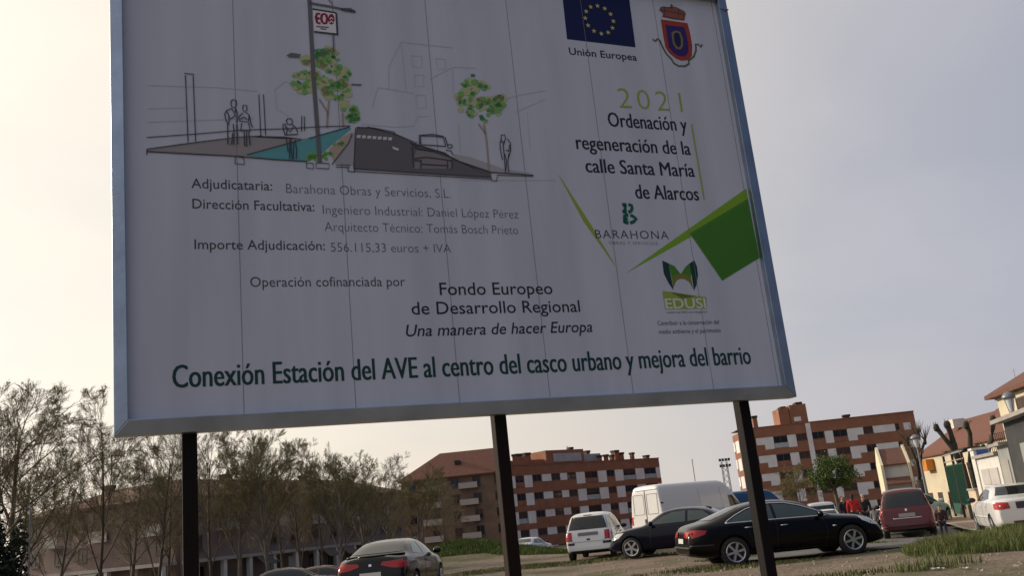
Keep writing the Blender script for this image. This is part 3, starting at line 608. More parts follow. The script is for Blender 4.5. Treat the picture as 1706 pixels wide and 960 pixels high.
def left_blocks():
    near = at_y(292, 930, 84.)
    for lab, px, Y, flip, seed in (('long dim building with a hipped roof behind the trees at the left edge', 40, 95., True, 2), ('pinkish building with a brown tile roof behind the trees, under the board', 676, 122., False, 6)):
        far = at_y(px, 958 if flip else 890, Y)
        A, Bp = (far, near) if flip else (near + np.array([.6, .3, 0]), far)
        base = -1.9; e, rd = 8.9, 11.0
        root, Lb, rf = hip_house('terraced_block', lab, A, Bp, base, 11, e, rd, 7, 6, pinkish, tile2, 3, 3.4, seed)
        rnd = random.Random(seed)
        n = int(Lb / 3.4)
        for i in range(n + 1):
            m = MB(); m.box((i * Lb / n - .22, -1.6, 0), (i * Lb / n + .22, -1.2, 2.9)); m.build('pillar', offw, root)
        m = MB(); m.box((-.2, -1.7, 2.902), (Lb + .2, -.003, 3.2)); m.build('arcade_slab', conc, root)
        for i in range(n):
            u = i * Lb / n + .6; t = rnd.random()
            if t < .35:
                m = MB(); m.add([(u, -1.72, 2.85), (u + 2.2, -1.72, 2.85), (u + 2.2, -2.7, 2.1), (u, -2.7, 2.1), (u, -1.72, 2.80), (u + 2.2, -1.72, 2.80), (u + 2.2, -2.7, 2.05), (u, -2.7, 2.05)], [(0, 1, 2, 3), (7, 6, 5, 4), (0, 3, 7, 4), (1, 5, 6, 2), (3, 2, 6, 7), (0, 4, 5, 1)]); m.build('awning', mat('red awning', (.17, .03, .025), .8), root)
            m = MB(); m.box((u, -.06, .1), (u + 2.2, -.003, 2.5)); m.build('shop_front', (wglass, mat('red awning', (0, 0, 0)), offw, wshut)[rnd.randrange(4)], root)
        for u in (.28, .62): chimney(rf, Lb * u, 4.5, rd - .4, .7, .5, True, tile2)
        for k in range(1, n, 2): m = MB(); m.box((k * Lb / n + .3, -1.0, 5.6), (k * Lb / n + 3.0, -.06, 5.75)); m.box((k * Lb / n + .3, -1.0, 5.752), (k * Lb / n + 3.0, -.93, 6.6)); m.build('balcony', conc, root)
left_blocks()

def gable_house(name, label, A, Bp, base, depth, eave, ridge, wallm, roofm, seed, cat='house', nw=2, storeys=1, ov=.3):
    """row house, ridge parallel to the front"""
    root, Lb = facade_root(name, label, cat, A, Bp, base); rnd = random.Random(seed)
    m = MB(); n = 5; pent = [(0, 0), (depth, 0), (depth, eave), (depth / 2, ridge), (0, eave)]
    v = [(0, y, z) for y, z in pent] + [(Lb, y, z) for y, z in pent]
    m.add(v, [tuple(range(n)), tuple(range(2 * n - 1, n - 1, -1))] + [(i, i + n, (i + 1) % n + n, (i + 1) % n) for i in range(n)])
    recalc(m.build('wall', wallm, root))
    r = MB(); t = .16; sl = (ridge - eave) / (depth / 2)
    for sgn in (0, 1):
        y0, y1 = (-ov, depth / 2) if not sgn else (depth + ov, depth / 2)
        za, zb = eave - ov * sl + .02, ridge + .02
        v = [(-ov, y0, za), (Lb + ov, y0, za), (Lb + ov, y1, zb), (-ov, y1, zb)]; r.add(v + [(x, y, z + t) for x, y, z in v], [(3, 2, 1, 0), (4, 5, 6, 7), (0, 1, 5, 4), (1, 2, 6, 5), (2, 3, 7, 6), (3, 0, 4, 7)])
    rf = recalc(r.build('roof', roofm, root))
    sh = eave / storeys
    for i in range(nw):
        for k in range(storeys): window_at(root, (i + .5) * Lb / nw - .5, -.05, k * sh + 1.0, 1.0, 1.2, rnd.choice((0, 1, 2)))
    return root, Lb, rf
def right_houses():
    # small pale house with sunlit gables
    Y = 110.; a = at_y(1476, 800, Y); b = at_y(1516, 796, Y - .75); top = at_y(1482, 750, Y + 3)[2]
    base = zg(a[0], a[1]) - .2
    root, Lb, rf = gable_house('row_house', 'small pale house with a brown roof between two sunlit yellow gable walls', a, b, base, 7, at_y(1490, 774, Y)[2] - base, top - base, offw, tile2, 3, nw=1)
    for u in (-.32, Lb + .02):
        m = MB(); e = at_y(1490, 774, Y)[2] - base; t = top - base
        m.prism([(-.6, 0), (7.2, 0), (7.2, e + .25), (3.5, t + .45), (-.6, e + .0)], (u, u + .30), 0, Matrix(((0, 1, 0, 0), (1, 0, 0, 0), (0, 0, 1, 0), (0, 0, 0, 1)))); recalc(m.build('gable_wall', mat('pale yellow render', (.74, .68, .50), .85, var=.08, scale=.7), root))
    m = MB(); m.add([(.02, -.1, e - 1.5), (Lb - .02, -.1, e - 1.5), (Lb - .02, -1.4, e - 2.2), (.02, -1.4, e - 2.2), (.02, -.1, e - 1.62), (Lb - .02, -.1, e - 1.62), (Lb - .02, -1.4, e - 2.32), (.02, -1.4, e - 2.32)], [(0, 1, 2, 3), (7, 6, 5, 4), (0, 3, 7, 4), (1, 5, 6, 2), (3, 2, 6, 7), (0, 4, 5, 1)]); m.build('porch_roof', tile2, root)
    # the row of low houses with red roofs along the street
    labs = ['low cream house with a red tile roof, farthest of the row behind the green gate', 'low cream house with a long red roof and dark aerials, behind the pollarded trees', 'low cream house with a red roof beside the street lamp at the right edge']
    cuts = [(1536, 76), (1585, 69), (1640, 62), (1700, 56)]
    for i in range(3):
        (p0, y0), (p1, y1) = cuts[i], cuts[i + 1]
        a = at_y(p0, 790, y0); b = at_y(p1 - 1, 780, y1); base = zg(a[0], a[1]) - .3
        ez = 3.15 + .12 * i; rz = 5.55 + .1 * i
        root, Lb, rf = gable_house('row_house', labs[i], a, b, base, 8.5, ez + .3 - base, rz + .3 - base, cream, tile, 20 + i, nw=3)
        if i == 0: m = MB(); m.box((2.0, -.6, ez - base - .9), (3.6, -.05, ez - base - .05)); m.build('awning', mat('orange awning', (.55, .2, .03), .8), root)
        if i == 1: chimney(rf, Lb * .5, 3, rz - base, .8, .8, True, offw); antenna(root, Lb * .7, 4, rz + .3 - base, 2.4)
        if i == 0: chimney(rf, Lb * .3, 2.2, rz - base - .3, .9, .7, False, offw)
        if i == 2: chimney(rf, Lb * .15, 3.4, rz - base, .7, .7)
    # two-storey cream house at the right edge
    a = at_y(1692, 800, 44.5); b = at_y(1780, 790, 38.); base = -.5; ez = at_y(1688, 655, 44.5)[2]
    root, Lb, rf = hip_house('cream_house', 'tall cream house with dark overhanging eaves at the right edge, behind the street lamp', a, b, base, 9, ez - base, ez - base + 2.6, 4, 4, mat('cream render warm', (.66, .60, .44), .85, var=.08, scale=.7), tile2, 2, 4.2, 9, cat='house', ov=.42)
    m = MB(); m.box((1.2, -1.1, 2.6), (5.2, -.052, 2.8))
    for k in range(16): m.tube([(1.25 + k * .26, -1.05, 2.8), (1.25 + k * .26, -1.05, 3.75)], .02, 4)
    m.tube([(1.2, -1.05, 3.75), (5.2, -1.05, 3.75)], .03, 5); m.build('balcony', wframe, root)
right_houses()
def boundary():
    """gate, pillar and sheds along the pavement on the right"""
    ang = math.atan2(SD.y, SD.x)
    wht = mat('white painted wall', (.70, .69, .66), .8, var=.15, scale=1.5, bump=.2, bscale=15)
    grn = mat('green sheet metal', (.012, .085, .055), .5, var=.3, scale=2)
    ochre = mat('ochre render', (.62, .50, .36), .85, var=.12, scale=2)
    gm = mat('weathered grey sheet', (.30, .31, .31), .7, var=.25, scale=1.2, stretch=(8, 1, .6))
    dk = mat('dark sheet', (.035, .038, .04), .7, var=.4, scale=2)
    pale = mat('pale roller door', (.52, .50, .49), .6, var=.12, scale=2)
    def root(name, label, cat, a, b=.12):
        p = st(a, b); return thing(name, label, cat, (p.x, p.y, zg(p.x, p.y) + .15), ang)
    # local x along the street (away), local -y towards the houses
    r = root('gate', 'dark green sheet metal gate with a crossbar over it, behind the red minivan', 'gate', 3.2)
    for k, u in enumerate((.1, 2.75)):
        m = MB(); m.box((u, -.04, .55 if k == 0 else .12), (u + 2.55, .0, 2.25))
        for j in range(9): m.box((u + .1 + j * .28, .0005, .6), (u + .16 + j * .28, .03, 2.2))
        m.build('gate_leaf', grn, r)
    for u in (0, 2.66, 5.35): m = MB(); m.box((u, -.06, 0), (u + .08, .035, 2.75)); m.build('gate_post', mat('rusty gate post', (.08, .035, .025), .8), r)
    m = MB(); m.tube([(-.3, 0, 2.7), (5.6, 0, 2.7)], .035, 6); m.tube([(-.3, 0, 2.4), (5.6, 0, 2.4)], .025, 6); m.build('crossbar', gm, r)
    m = MB(); m.box((0, -.9, 2.75), (5.4, -.12, 2.81)); m.build('gate_canopy', dk, r)
    r = root('low_wall', 'low sunlit ochre wall below the green gate', 'wall', 1.1)
    m = MB(); m.box((.25, -.15, 0), (2.0, .06, 1.1)); m.build('wall', ochre, r); m = MB(); m.box((.2, -.2, 1.102), (2.05, .1, 1.17)); m.build('coping', conc, r)
    r = root('gate_pillar', 'tall white rendered pillar between the green gate and the white garage', 'pillar', .2)
    m = MB(); m.box((0, -.55, 0), (.75, .02, 2.55)); m.build('shaft', wht, r, bevel=.02); m = MB(); m.box((-.05, -.6, 2.552), (.8, .07, 2.63)); m.build('cap', wht, r)
    sgn = thing('wall_sign', 'small blue sign on top of the white gate pillar', 'sign', r.location + SD * -.03 - SN * .02, ang)
    m = MB(); m.box((-.03, -.5, 2.1), (-.008, -.1, 2.53)); m.build('sign_plate', mat('sign blue', (.06, .12, .36), .5), sgn)
    r = root('garage', 'white garage with a double panelled door behind the white sedan', 'garage', -4.1)
    m = MB(); m.box((0, -3.5, 0), (4.2, -.02, 2.25)); m.build('wall', wht, r)
    for u in (.45, 2.05):
        for z0, z1 in ((.05, 1.25), (1.3, 1.85)):
            m = MB(); m.box((u, -.018, z0), (u + 1.5, .02, z1)); m.build('door_panel', pale, r)
    m = MB(); m.box((-.1, -3.6, 2.252), (4.3, .12, 2.36)); m.build('roof_slab', conc, r)
    m = MB(); m.box((.5, -2.2, 2.362), (3.2, -1.2, 2.85)); m.build('water_tank', dk, r, bevel=.05)
    r = root('shed', 'grey weathered sheet metal shed right of the white garage', 'shed', -6.0)
    m = MB(); m.box((0, -3.2, 0), (1.75, -.01, 2.45)); m.build('wall', gm, r); m = MB(); m.box((-.05, -3.3, 2.452), (1.8, .25, 2.55)); m.build('roof', conc, r)
    m = MB(); m.box((.3, -.009, .1), (1.4, .02, 2.0)); m.build('door', conc, r)
    r = root('shed', 'dark shed at the right edge behind the street lamp', 'shed', -12.5)
    m = MB(); m.box((0, -3.2, 0), (6.35, -.01, 2.8)); m.build('wall', dk, r); m = MB(); m.box((-.1, -3.3, 2.802), (6.4, .35, 2.92)); m.build('roof', conc, r)
    m = MB(); m.box((2.5, -.009, .1), (4.6, .02, 2.1)); m.build('door', gm, r)
boundary()

# ------------------------------------------------------------------ vehicles
def paint(name, col, coat=.7, rough=.22): return mat('paint ' + name, col, rough, .0, coat=coat, spec=.5 if max(col) > .03 else .22)
rubber = mat('tyre rubber', (.018, .018, .018), .85, bump=.3, bscale=80)
plast = mat('black plastic', (.015, .015, .016), .55)
alloy = mat('alloy rim', (.55, .56, .58), .32, .9)
steelr = mat('grey hubcap', (.30, .31, .33), .4, .7)
chrome = mat('chrome', (.75, .76, .78), .12, 1.)
cglass = mat('tinted glass', (.010, .014, .016), .04, spec=.6)
tglass = mat('teal tinted glass', (.030, .055, .06), .05, spec=.6)
lampr = mat('red lamp lens', (.40, .012, .012), .12, spec=.6)
lampw = mat('clear lamp lens', (.62, .63, .64), .1, spec=.7)
plate = mat('number plate', (.62, .62, .60), .5)
gap = mat('panel gap', (.02, .02, .02), .8)
def pch(kn):
    x = np.array([k[0] for k in kn], float); y = np.array([k[1] for k in kn], float)
    h = np.diff(x); d = np.diff(y) / h; m = np.zeros(len(x)); m[0], m[-1] = d[0], d[-1]
    for i in range(1, len(x) - 1):
        if d[i - 1] * d[i] > 0:
            w1, w2 = 2 * h[i] + h[i - 1], h[i] + 2 * h[i - 1]; m[i] = (w1 + w2) / (w1 / d[i - 1] + w2 / d[i])
    def fn(q):
        i = int(min(max(np.searchsorted(x, q) - 1, 0), len(x) - 2)); t = min(1, max(0, (q - x[i]) / h[i]))
        return float(y[i] * (1 + 2 * t) * (1 - t) ** 2 + h[i] * m[i] * t * (1 - t) ** 2 + y[i + 1] * t * t * (3 - 2 * t) + h[i] * m[i + 1] * t * t * (t - 1))
    return fn
def wheel_meshes(r, rr, style):
    t = MB(); w_ = .21; prof = [(rr * .98, -w_ / 2), (rr + .02, -w_ / 2 - .005), (r - .03, -w_ / 2 + .01), (r - .006, -w_ / 2 + .035), (r, -w_ / 4), (r, w_ / 4), (r - .006, w_ / 2 - .035), (r - .03, w_ / 2 - .01), (rr + .02, w_ / 2 + .005), (rr * .98, w_ / 2)]
    t.lathe(prof, 28)
    d = MB()
    d.lathe([(rr * 1.0, w_ / 2 - .002), (rr * .95, w_ / 2 + .012), (rr * .86, w_ / 2 + .004), (rr * .84, w_ / 2 - .07), (rr * .84, -w_ / 2)], 28)
    d.lathe([(.001, w_ / 2 - .045), (rr * .84, w_ / 2 - .075)], 28, 1)
    d.lathe([(.001, w_ / 2 + .005), (rr * .2, w_ / 2 + .004), (rr * .23, w_ / 2 - .04)], 16)
    n, sw = {'five': (5, .30), 'six': (6, .24), 'multi': (9, .13), 'cap': (7, .30)}[style]
    for k in range(n):
        M = Matrix.Rotation(2 * math.pi * k / n + .2, 4, 'Z')
        y0, y1 = rr * sw * .5, rr * sw * .62
        v = [(rr * .15, -y0, w_ / 2 - .03), (rr * .15, y0, w_ / 2 - .03), (rr * .9, y1, w_ / 2 - .03), (rr * .9, -y1, w_ / 2 - .03), (rr * .15, -y0 * .8, w_ / 2 + .002), (rr * .15, y0 * .8, w_ / 2 + .002), (rr * .9, y1 * .8, w_ / 2 + .004), (rr * .9, -y1 * .8, w_ / 2 + .004)]
        d.add([M @ Vector(q) for q in v], [(4, 5, 6, 7), (0, 4, 7, 3), (1, 2, 6, 5), (0, 1, 5, 4), (3, 7, 6, 2)])
    return t, d
WM = {}
def car(name, label, sp, loc, head, pm, group=None, cat='car'):
    L, W = sp['L'], sp['W']; top, belt, plan = pch(sp['top']), pch(sp['belt']), pch(sp['plan'])
    clear = pch(sp.get('low', [(0, .34), (.5, .24), (L - .6, .20), (L, .26)])); tumb = sp.get('tumble', .28); crown = sp.get('crown', .07)
    root = thing(name, label, cat, loc, math.pi / 2 - R_(head), group)
    xs = sorted(set([0, .02, .06, .12, .2, L - .2, L - .1, L - .04, L] + list(np.linspace(.3, L - .3, 26)) + [k[0] for k in sp['top']]))
    m = MB(); half = []
    for x in xs:
        hw = W / 2 * plan(x); zt = top(x); zlo = clear(x); zb = min(belt(x), zt - .035); h = zt - zb
        wb = hw * .955; yc = max(wb - tumb * h - .05 * min(1, h / .12), .35 * hw); cr_ = min(crown, .45 * h)
        half.append([(0, zlo), (hw * .86, zlo), (hw * .965, zlo + .07), (hw, zlo + .42 * (zb - zlo)), (hw * .992, zb - .22 * (zb - zlo)), (hw * .965, zb - .03), (wb - .012, zb + .004), (wb - (wb - yc) * .45, zb + (h - cr_) * .5), (yc, zt - cr_), (yc * .8, zt - .32 * cr_), (yc * .42, zt - .06 * cr_), (0, zt)])
    n = len(half[0]); N_ = 2 * n - 2
    for x, hf in zip(xs, half):
        ring = [(y, z) for y, z in hf] + [(-y, z) for y, z in hf[-2:0:-1]]
        m.v += [(x - L / 2, y, z) for y, z in ring]
    for i in range(len(xs) - 1):
        for k in range(N_): m.f.append((i * N_ + k, (i + 1) * N_ + k, (i + 1) * N_ + (k + 1) % N_, i * N_ + (k + 1) % N_)); m.mi.append(0)
    for base, flip in ((0, False), ((len(xs) - 1) * N_, True)):
        for k in range(n - 1):
            a, b, c, d = k, k + 1, (N_ - k - 1) % N_, (N_ - k) % N_
            f = [base + q for q in dict.fromkeys((a, b, c, d))]
            if len(f) >= 3: m.f.append(tuple(reversed(f)) if flip else tuple(f)); m.mi.append(0)
    o = m.build('body', [pm, plast], None); recalc(o)
    o.modifiers.new('s', 'SUBSURF').levels = 2
    cut = []
    r = sp['r']; wy = W / 2
    for x in sp['wheels']:
        for sg in (1, -1):
            c = MB(); c.lathe([(.001, -.01), (r + .045, -.01), (r + .045, .30), (.001, .30)], 32, 0, Matrix.Translation((x - L / 2, sg * (wy + .06), r)) @ Matrix.Rotation(sg * math.pi / 2, 4, 'X'))
            k = recalc(c.build('cut', plast)); cut.append(k); b = o.modifiers.new('b', 'BOOLEAN'); b.operation = 'DIFFERENCE'; b.solver = 'EXACT'; b.object = k
    bpy.context.view_layer.update()
    dg = bpy.context.evaluated_depsgraph_get(); me = bpy.data.meshes.new_from_object(o.evaluated_get(dg)); me.name = 'body'
    for k in cut + [o]: bpy.data.objects.remove(k)
    me.materials.clear(); me.materials.append(pm); me.materials.append(plast)
    for p in me.polygons:
        c = p.center; p.material_index = 0; p.use_smooth = True
        for x in sp['wheels']:
            if math.hypot(c.x - (x - L / 2), c.z - r) < r + .044: p.material_index = 1; p.use_smooth = False
        if c.z < clear(c.x + L / 2) + .03: p.material_index = 1
    body = link('body', me, root)
    vs = [v.co.copy() for v in me.vertices]; bvh = BVHTree.FromPolygons(vs, [tuple(p.vertices) for p in me.polygons])
    AX = {'L': (Vector((0, 3, 0)), Vector((0, -1, 0)), 0, 2), 'R': (Vector((0, -3, 0)), Vector((0, 1, 0)), 0, 2), 'rear': (Vector((-9, 0, 0)), Vector((1, 0, 0)), 1, 2), 'front': (Vector((9, 0, 0)), Vector((-1, 0, 0)), 1, 2), 'top': (Vector((0, 0, 6)), Vector((0, 0, -1)), 0, 1)}
    def patch(nm, mt, ax, pts, off=.006, parent=root, grid=.07, smooth_=True):
        o0, d, i0, i1 = AX[ax]; bm = bmesh.new()
        if ax in ('L', 'R', 'top'): pts = [(a - L / 2, b) for a, b in pts]
        def P(a, b): v = [0, 0, 0]; v[i0] = a; v[i1] = b; return Vector(v)
        bm.faces.new([bm.verts.new(P(a, b)) for a, b in pts])
        for i in (i0, i1):
            lo = min(p[0 if i == i0 else 1] for p in pts); hi = max(p[0 if i == i0 else 1] for p in pts); q = lo + grid
            nrm = Vector((0, 0, 0)); nrm[i] = 1
            while q < hi - .01:
                co = Vector((0, 0, 0)); co[i] = q
                bmesh.ops.bisect_plane(bm, geom=bm.verts[:] + bm.edges[:] + bm.faces[:], plane_co=co, plane_no=nrm); q += grid
        bad = []
        for v in bm.verts:
            s0 = Vector(o0); s0[i0] = v.co[i0]; s0[i1] = v.co[i1]
            hit, nn, _, _ = bvh.ray_cast(s0, d)
            if hit is None: bad.append(v)
            else:
                if nn.dot(d) > 0: nn = -nn
                v.co = hit + nn * off
        if bad: bmesh.ops.delete(bm, geom=bad, context='VERTS')
        for f in bm.faces:
            f.normal_update(); f.smooth = smooth_
            if f.normal.dot(d) > 0: f.normal_flip()
        q = bpy.data.meshes.new(nm); bm.to_mesh(q); bm.free(); q.materials.append(mt); return link(nm, q, parent)
    def line(nm, mt, ax, pts, wd, off=.009, parent=root):
        o0, d, i0, i1 = AX[ax]; P2 = [Vector(p) for p in pts]; res = []
        for a, b in zip(P2, P2[1:]):
            k = max(1, int((b - a).length / .06)); res += [a + (b - a) * j / k for j in range(k)]
        res.append(P2[-1]); q = []
        for p in res:
            s0 = Vector(o0); s0[i0] = p.x - (L / 2 if ax in ('L', 'R', 'top') else 0); s0[i1] = p.y
            hit, nn, _, _ = bvh.ray_cast(s0, d)
            if hit is not None: q.append(hit + (nn if nn.dot(d) < 0 else -nn) * off)
        if len(q) > 1:
            mb = MB(); mb.tube(q, wd / 2, 5); return mb.build(nm, mt, parent, smooth=True)
    key = (r, sp.get('rr', r * .66), sp.get('rim', 'five'))
    if key not in WM:
        t, d = wheel_meshes(*key); a = t.build('tyre', rubber, smooth=True); b = recalc(d.build('rim', [sp.get('rimmat', alloy), plast])); WM[key] = (a.data, b.data); bpy.data.objects.remove(a); bpy.data.objects.remove(b)
    for x in sp['wheels']:
        for sg in (1, -1):
            wo = bpy.data.objects.new('wheel', None); COL.objects.link(wo); wo.parent = root; wo.location = (x - L / 2, sg * (wy - .115), r); wo.rotation_euler = (-sg * math.pi / 2, 0, 0)
            link('tyre', WM[key][0], wo); link('rim', WM[key][1], wo)
    for sd in ('L', 'R'):
        for g in sp.get('side_glass', []): patch('side_window', sp.get('glass', cglass), sd, g)
        for g in sp.get('chrome', []): line('window_trim', chrome, sd, g, .03)
        for g in sp.get('gaps', []): line('door_gap', gap, sd, g, .009, off=.001, parent=body)
        for g in sp.get('handles', []): line('door_handle', sp.get('handlemat', pm), sd, [(g[0], g[1]), (g[0] + .18, g[1])], .03, off=.02)
        for g in sp.get('strips', []): line('side_strip', sp.get('stripmat', plast), sd, g, .05, off=.004)
        if 'side_tail' in sp: patch('taillight', lampr, sd, sp['side_tail'], .01)
        if 'side_head' in sp: patch('headlight', lampw, sd, sp['side_head'], .01)
        for g in sp.get('side_black', []): patch('black_trim', plast, sd, g, .008)
        mx, mz = sp.get('mirror', (L * .66, belt(L * .62)))
        sg = 1 if sd == 'L' else -1
        mb = MB(); yw = W / 2 * plan(mx)
        bm = bmesh.new(); bmesh.ops.create_icosphere(bm, subdivisions=2, radius=1, matrix=Matrix.Translation((mx - L / 2, sg * (yw + .06), mz + .09)) @ Matrix.Diagonal((.07, .12, .08, 1)))
        for f in bm.faces: f.smooth = True
        q = bpy.data.meshes.new('mirror'); bm.to_mesh(q); bm.free(); q.materials.append(sp.get('mirmat', pm)); link('mirror', q, root)
    for nm, mt, ax, pts in sp.get('patches', []):
        patch(nm, mt, ax, pts, .012 if 'light' in nm or 'plate' in nm else .007)
        if nm in ('taillight', 'headlight', 'rear_bumper_strip', 'vent') and min(p[0] for p in pts) >= 0: patch(nm, mt, ax, [(-a, b) for a, b in pts], .012)
    for nm, mt, ax, pts, wd in sp.get('lines', []): line(nm, mt, ax, pts, wd, off=.012)
    return root, line, patch, bvh
SED_PLAN = [(0, .80), (.12, .90), (.5, .975), (1.3, 1), (3.2, 1), (4.0, .965), (4.4, .88), (4.62, .74)]
def at_car(px, py, Y):
    x = X_at(px, py, Y); return (x, Y, zg(x, Y))
# long black saloon, side on
SP1 = dict(L=4.78, W=1.84, r=.34, rr=.235, rim='six', wheels=(1.06, 3.86), tumble=.42, crown=.09,
    top=[(0, .52), (.02, .78), (.06, .94), (.14, 1.01), (.5, 1.085), (1.0, 1.25), (1.45, 1.385), (2.0, 1.445), (2.45, 1.42), (2.8, 1.34), (3.2, 1.16), (3.5, 1.00), (3.7, .965), (4.2, .90), (4.5, .81), (4.68, .68), (4.75, .56), (4.78, .48)],
    belt=[(0, .74), (.3, .95), (1.0, .985), (2.5, .94), (3.5, .87), (4.3, .76), (4.78, .42)], plan=[(0, .80), (.12, .9), (.5, .97), (1.3, 1), (3.2, 1), (4.0, .97), (4.5, .86), (4.7, .72), (4.78, .55)],
    side_glass=[[(.98, 1.02), (1.2, 1.13), (1.5, 1.245), (1.85, 1.31), (2.08, 1.325), (2.08, .99)], [(2.15, .99), (2.15, 1.328), (2.45, 1.30), (2.8, 1.20), (3.1, 1.075), (3.32, .965), (2.8, .965)]],
    chrome=[[(.92, 1.0), (1.0, 1.055), (1.2, 1.155), (1.5, 1.27), (1.85, 1.338), (2.1, 1.35), (2.45, 1.325), (2.8, 1.225), (3.12, 1.09), (3.4, .96)], [(.92, .995), (1.6, .985), (2.4, .97), (3.36, .945)]],
    gaps=[[(2.11, .95), (2.10, .6), (2.05, .32)], [(3.22, .92), (3.3, .6), (3.2, .3)], [(1.25, .95), (1.45, .75), (1.5, .5)], [(1.5, .3), (3.25, .27)]], handles=[(2.2, .83), (1.35, .86)], handlemat=chrome,
    side_tail=[(.02, .86), (.03, .74), (.10, .73), (.40, .80), (.46, .88), (.30, .91), (.08, .91)],
    side_head=[(4.08, .86), (4.32, .80), (4.62, .66), (4.58, .60), (4.36, .66), (4.16, .76)], glass=tglass,
    patches=[('windscreen', cglass, 'front', [(-.62, 1.0), (-.52, 1.32), (.52, 1.32), (.62, 1.0)]), ('rear_window', cglass, 'rear', [(-.60, 1.10), (-.48, 1.34), (.48, 1.34), (.60, 1.10)]), ('taillight', lampr, 'rear', [(.34, .76), (.34, .88), (.70, .88), (.70, .74)]), ('number_plate', plate, 'rear', [(-.26, .62), (-.26, .73), (.26, .73), (.26, .62)]), ('number_plate', plate, 'front', [(-.26, .36), (-.26, .47), (.26, .47), (.26, .36)]), ('grille', plast, 'front', [(-.5, .40), (-.6, .56), (.6, .56), (.5, .40)])],
    lines=[('badge', chrome, 'R', [(3.42, .70), (3.52, .70)], .05), ('bumper_trim', plast, 'R', [(.04, .56), (.6, .54)], .05), ('bumper_trim', plast, 'rear', [(-.8, .52), (.8, .52)], .05)])
blackp = paint('black', (.002, .002, .003), .12, .2); navyp = paint('navy', (.002, .003, .014), .12, .2); whitep = paint('white', (.72, .73, .74), rough=.3); redp = paint('dark red', (.10, .003, .007), .3)
silverp = paint('pale silver', (.50, .54, .60)); bluep = paint('blue', (.025, .075, .17), .4); graph = paint('graphite', (.02, .022, .024)); wine = paint('wine', (.09, .012, .012))
Y1 = 23.2
q = (X_at(1303, 932, Y1), Y1)
car('sedan', 'long black saloon with a chrome window arc, parked side on', SP1, (q[0], q[1], zg(*q)), 86.5, blackp)
# navy saloon with sports wheels, nose to the left
SP2 = dict(L=4.55, W=1.80, r=.325, rr=.24, rim='five', wheels=(.98, 3.74), tumble=.40, crown=.08,
    top=[(0, .5), (.02, .82), (.08, .98), (.55, 1.06), (.85, 1.10), (1.35, 1.33), (1.75, 1.40), (2.2, 1.415), (2.6, 1.37), (3.15, 1.08), (3.4, .97), (3.9, .91), (4.3, .80), (4.48, .66), (4.55, .46)],
    belt=[(0, .76), (.4, .95), (2.5, .93), (3.4, .88), (4.2, .75), (4.55, .42)], plan=[(0, .82), (.12, .92), (.5, .98), (1.3, 1), (3.2, 1), (3.9, .97), (4.3, .88), (4.5, .72), (4.55, .6)],
    side_glass=[[(1.05, 1.03), (1.4, 1.25), (1.85, 1.30), (1.85, .98)], [(1.93, .98), (1.93, 1.305), (2.35, 1.29), (2.65, 1.20), (3.02, 1.0), (3.02, .97)]], glass=tglass,
    gaps=[[(1.89, .94), (1.88, .32)], [(3.05, .90), (3.1, .3)]], handles=[(2.0, .82)], side_head=[(3.95, .80), (4.2, .78), (4.44, .66), (4.42, .58), (4.15, .64)],
    patches=[('windscreen', cglass, 'front', [(-.64, .99), (-.52, 1.33), (.52, 1.33), (.64, .99)]), ('rear_window', cglass, 'rear', [(-.6, 1.1), (-.48, 1.32), (.48, 1.32), (.6, 1.1)]), ('headlight', lampw, 'front', [(.42, .58), (.44, .68), (.70, .68), (.72, .60)]), ('grille', plast, 'front', [(.04, .52), (.05, .66), (.28, .66), (.30, .54)]), ('grille', plast, 'front', [(-.04, .52), (-.05, .66), (-.28, .66), (-.30, .54)]), ('number_plate', plate, 'front', [(-.26, .36), (-.26, .47), (.26, .47), (.26, .36)]), ('taillight', lampr, 'rear', [(.4, .74), (.4, .88), (.72, .88), (.72, .74)])],
    lines=[('roof_aerial', plast, 'top', [(1.25, 0), (1.42, 0)], .06)], side_tail=[(.02, .86), (.03, .75), (.3, .78), (.32, .88)])
# nose at photograph x 1027
q = at_car(1143, 925, 30.2); car('sedan', 'dark navy saloon with five-spoke wheels, nose up to the white hatchback', SP2, q, -66, navyp)
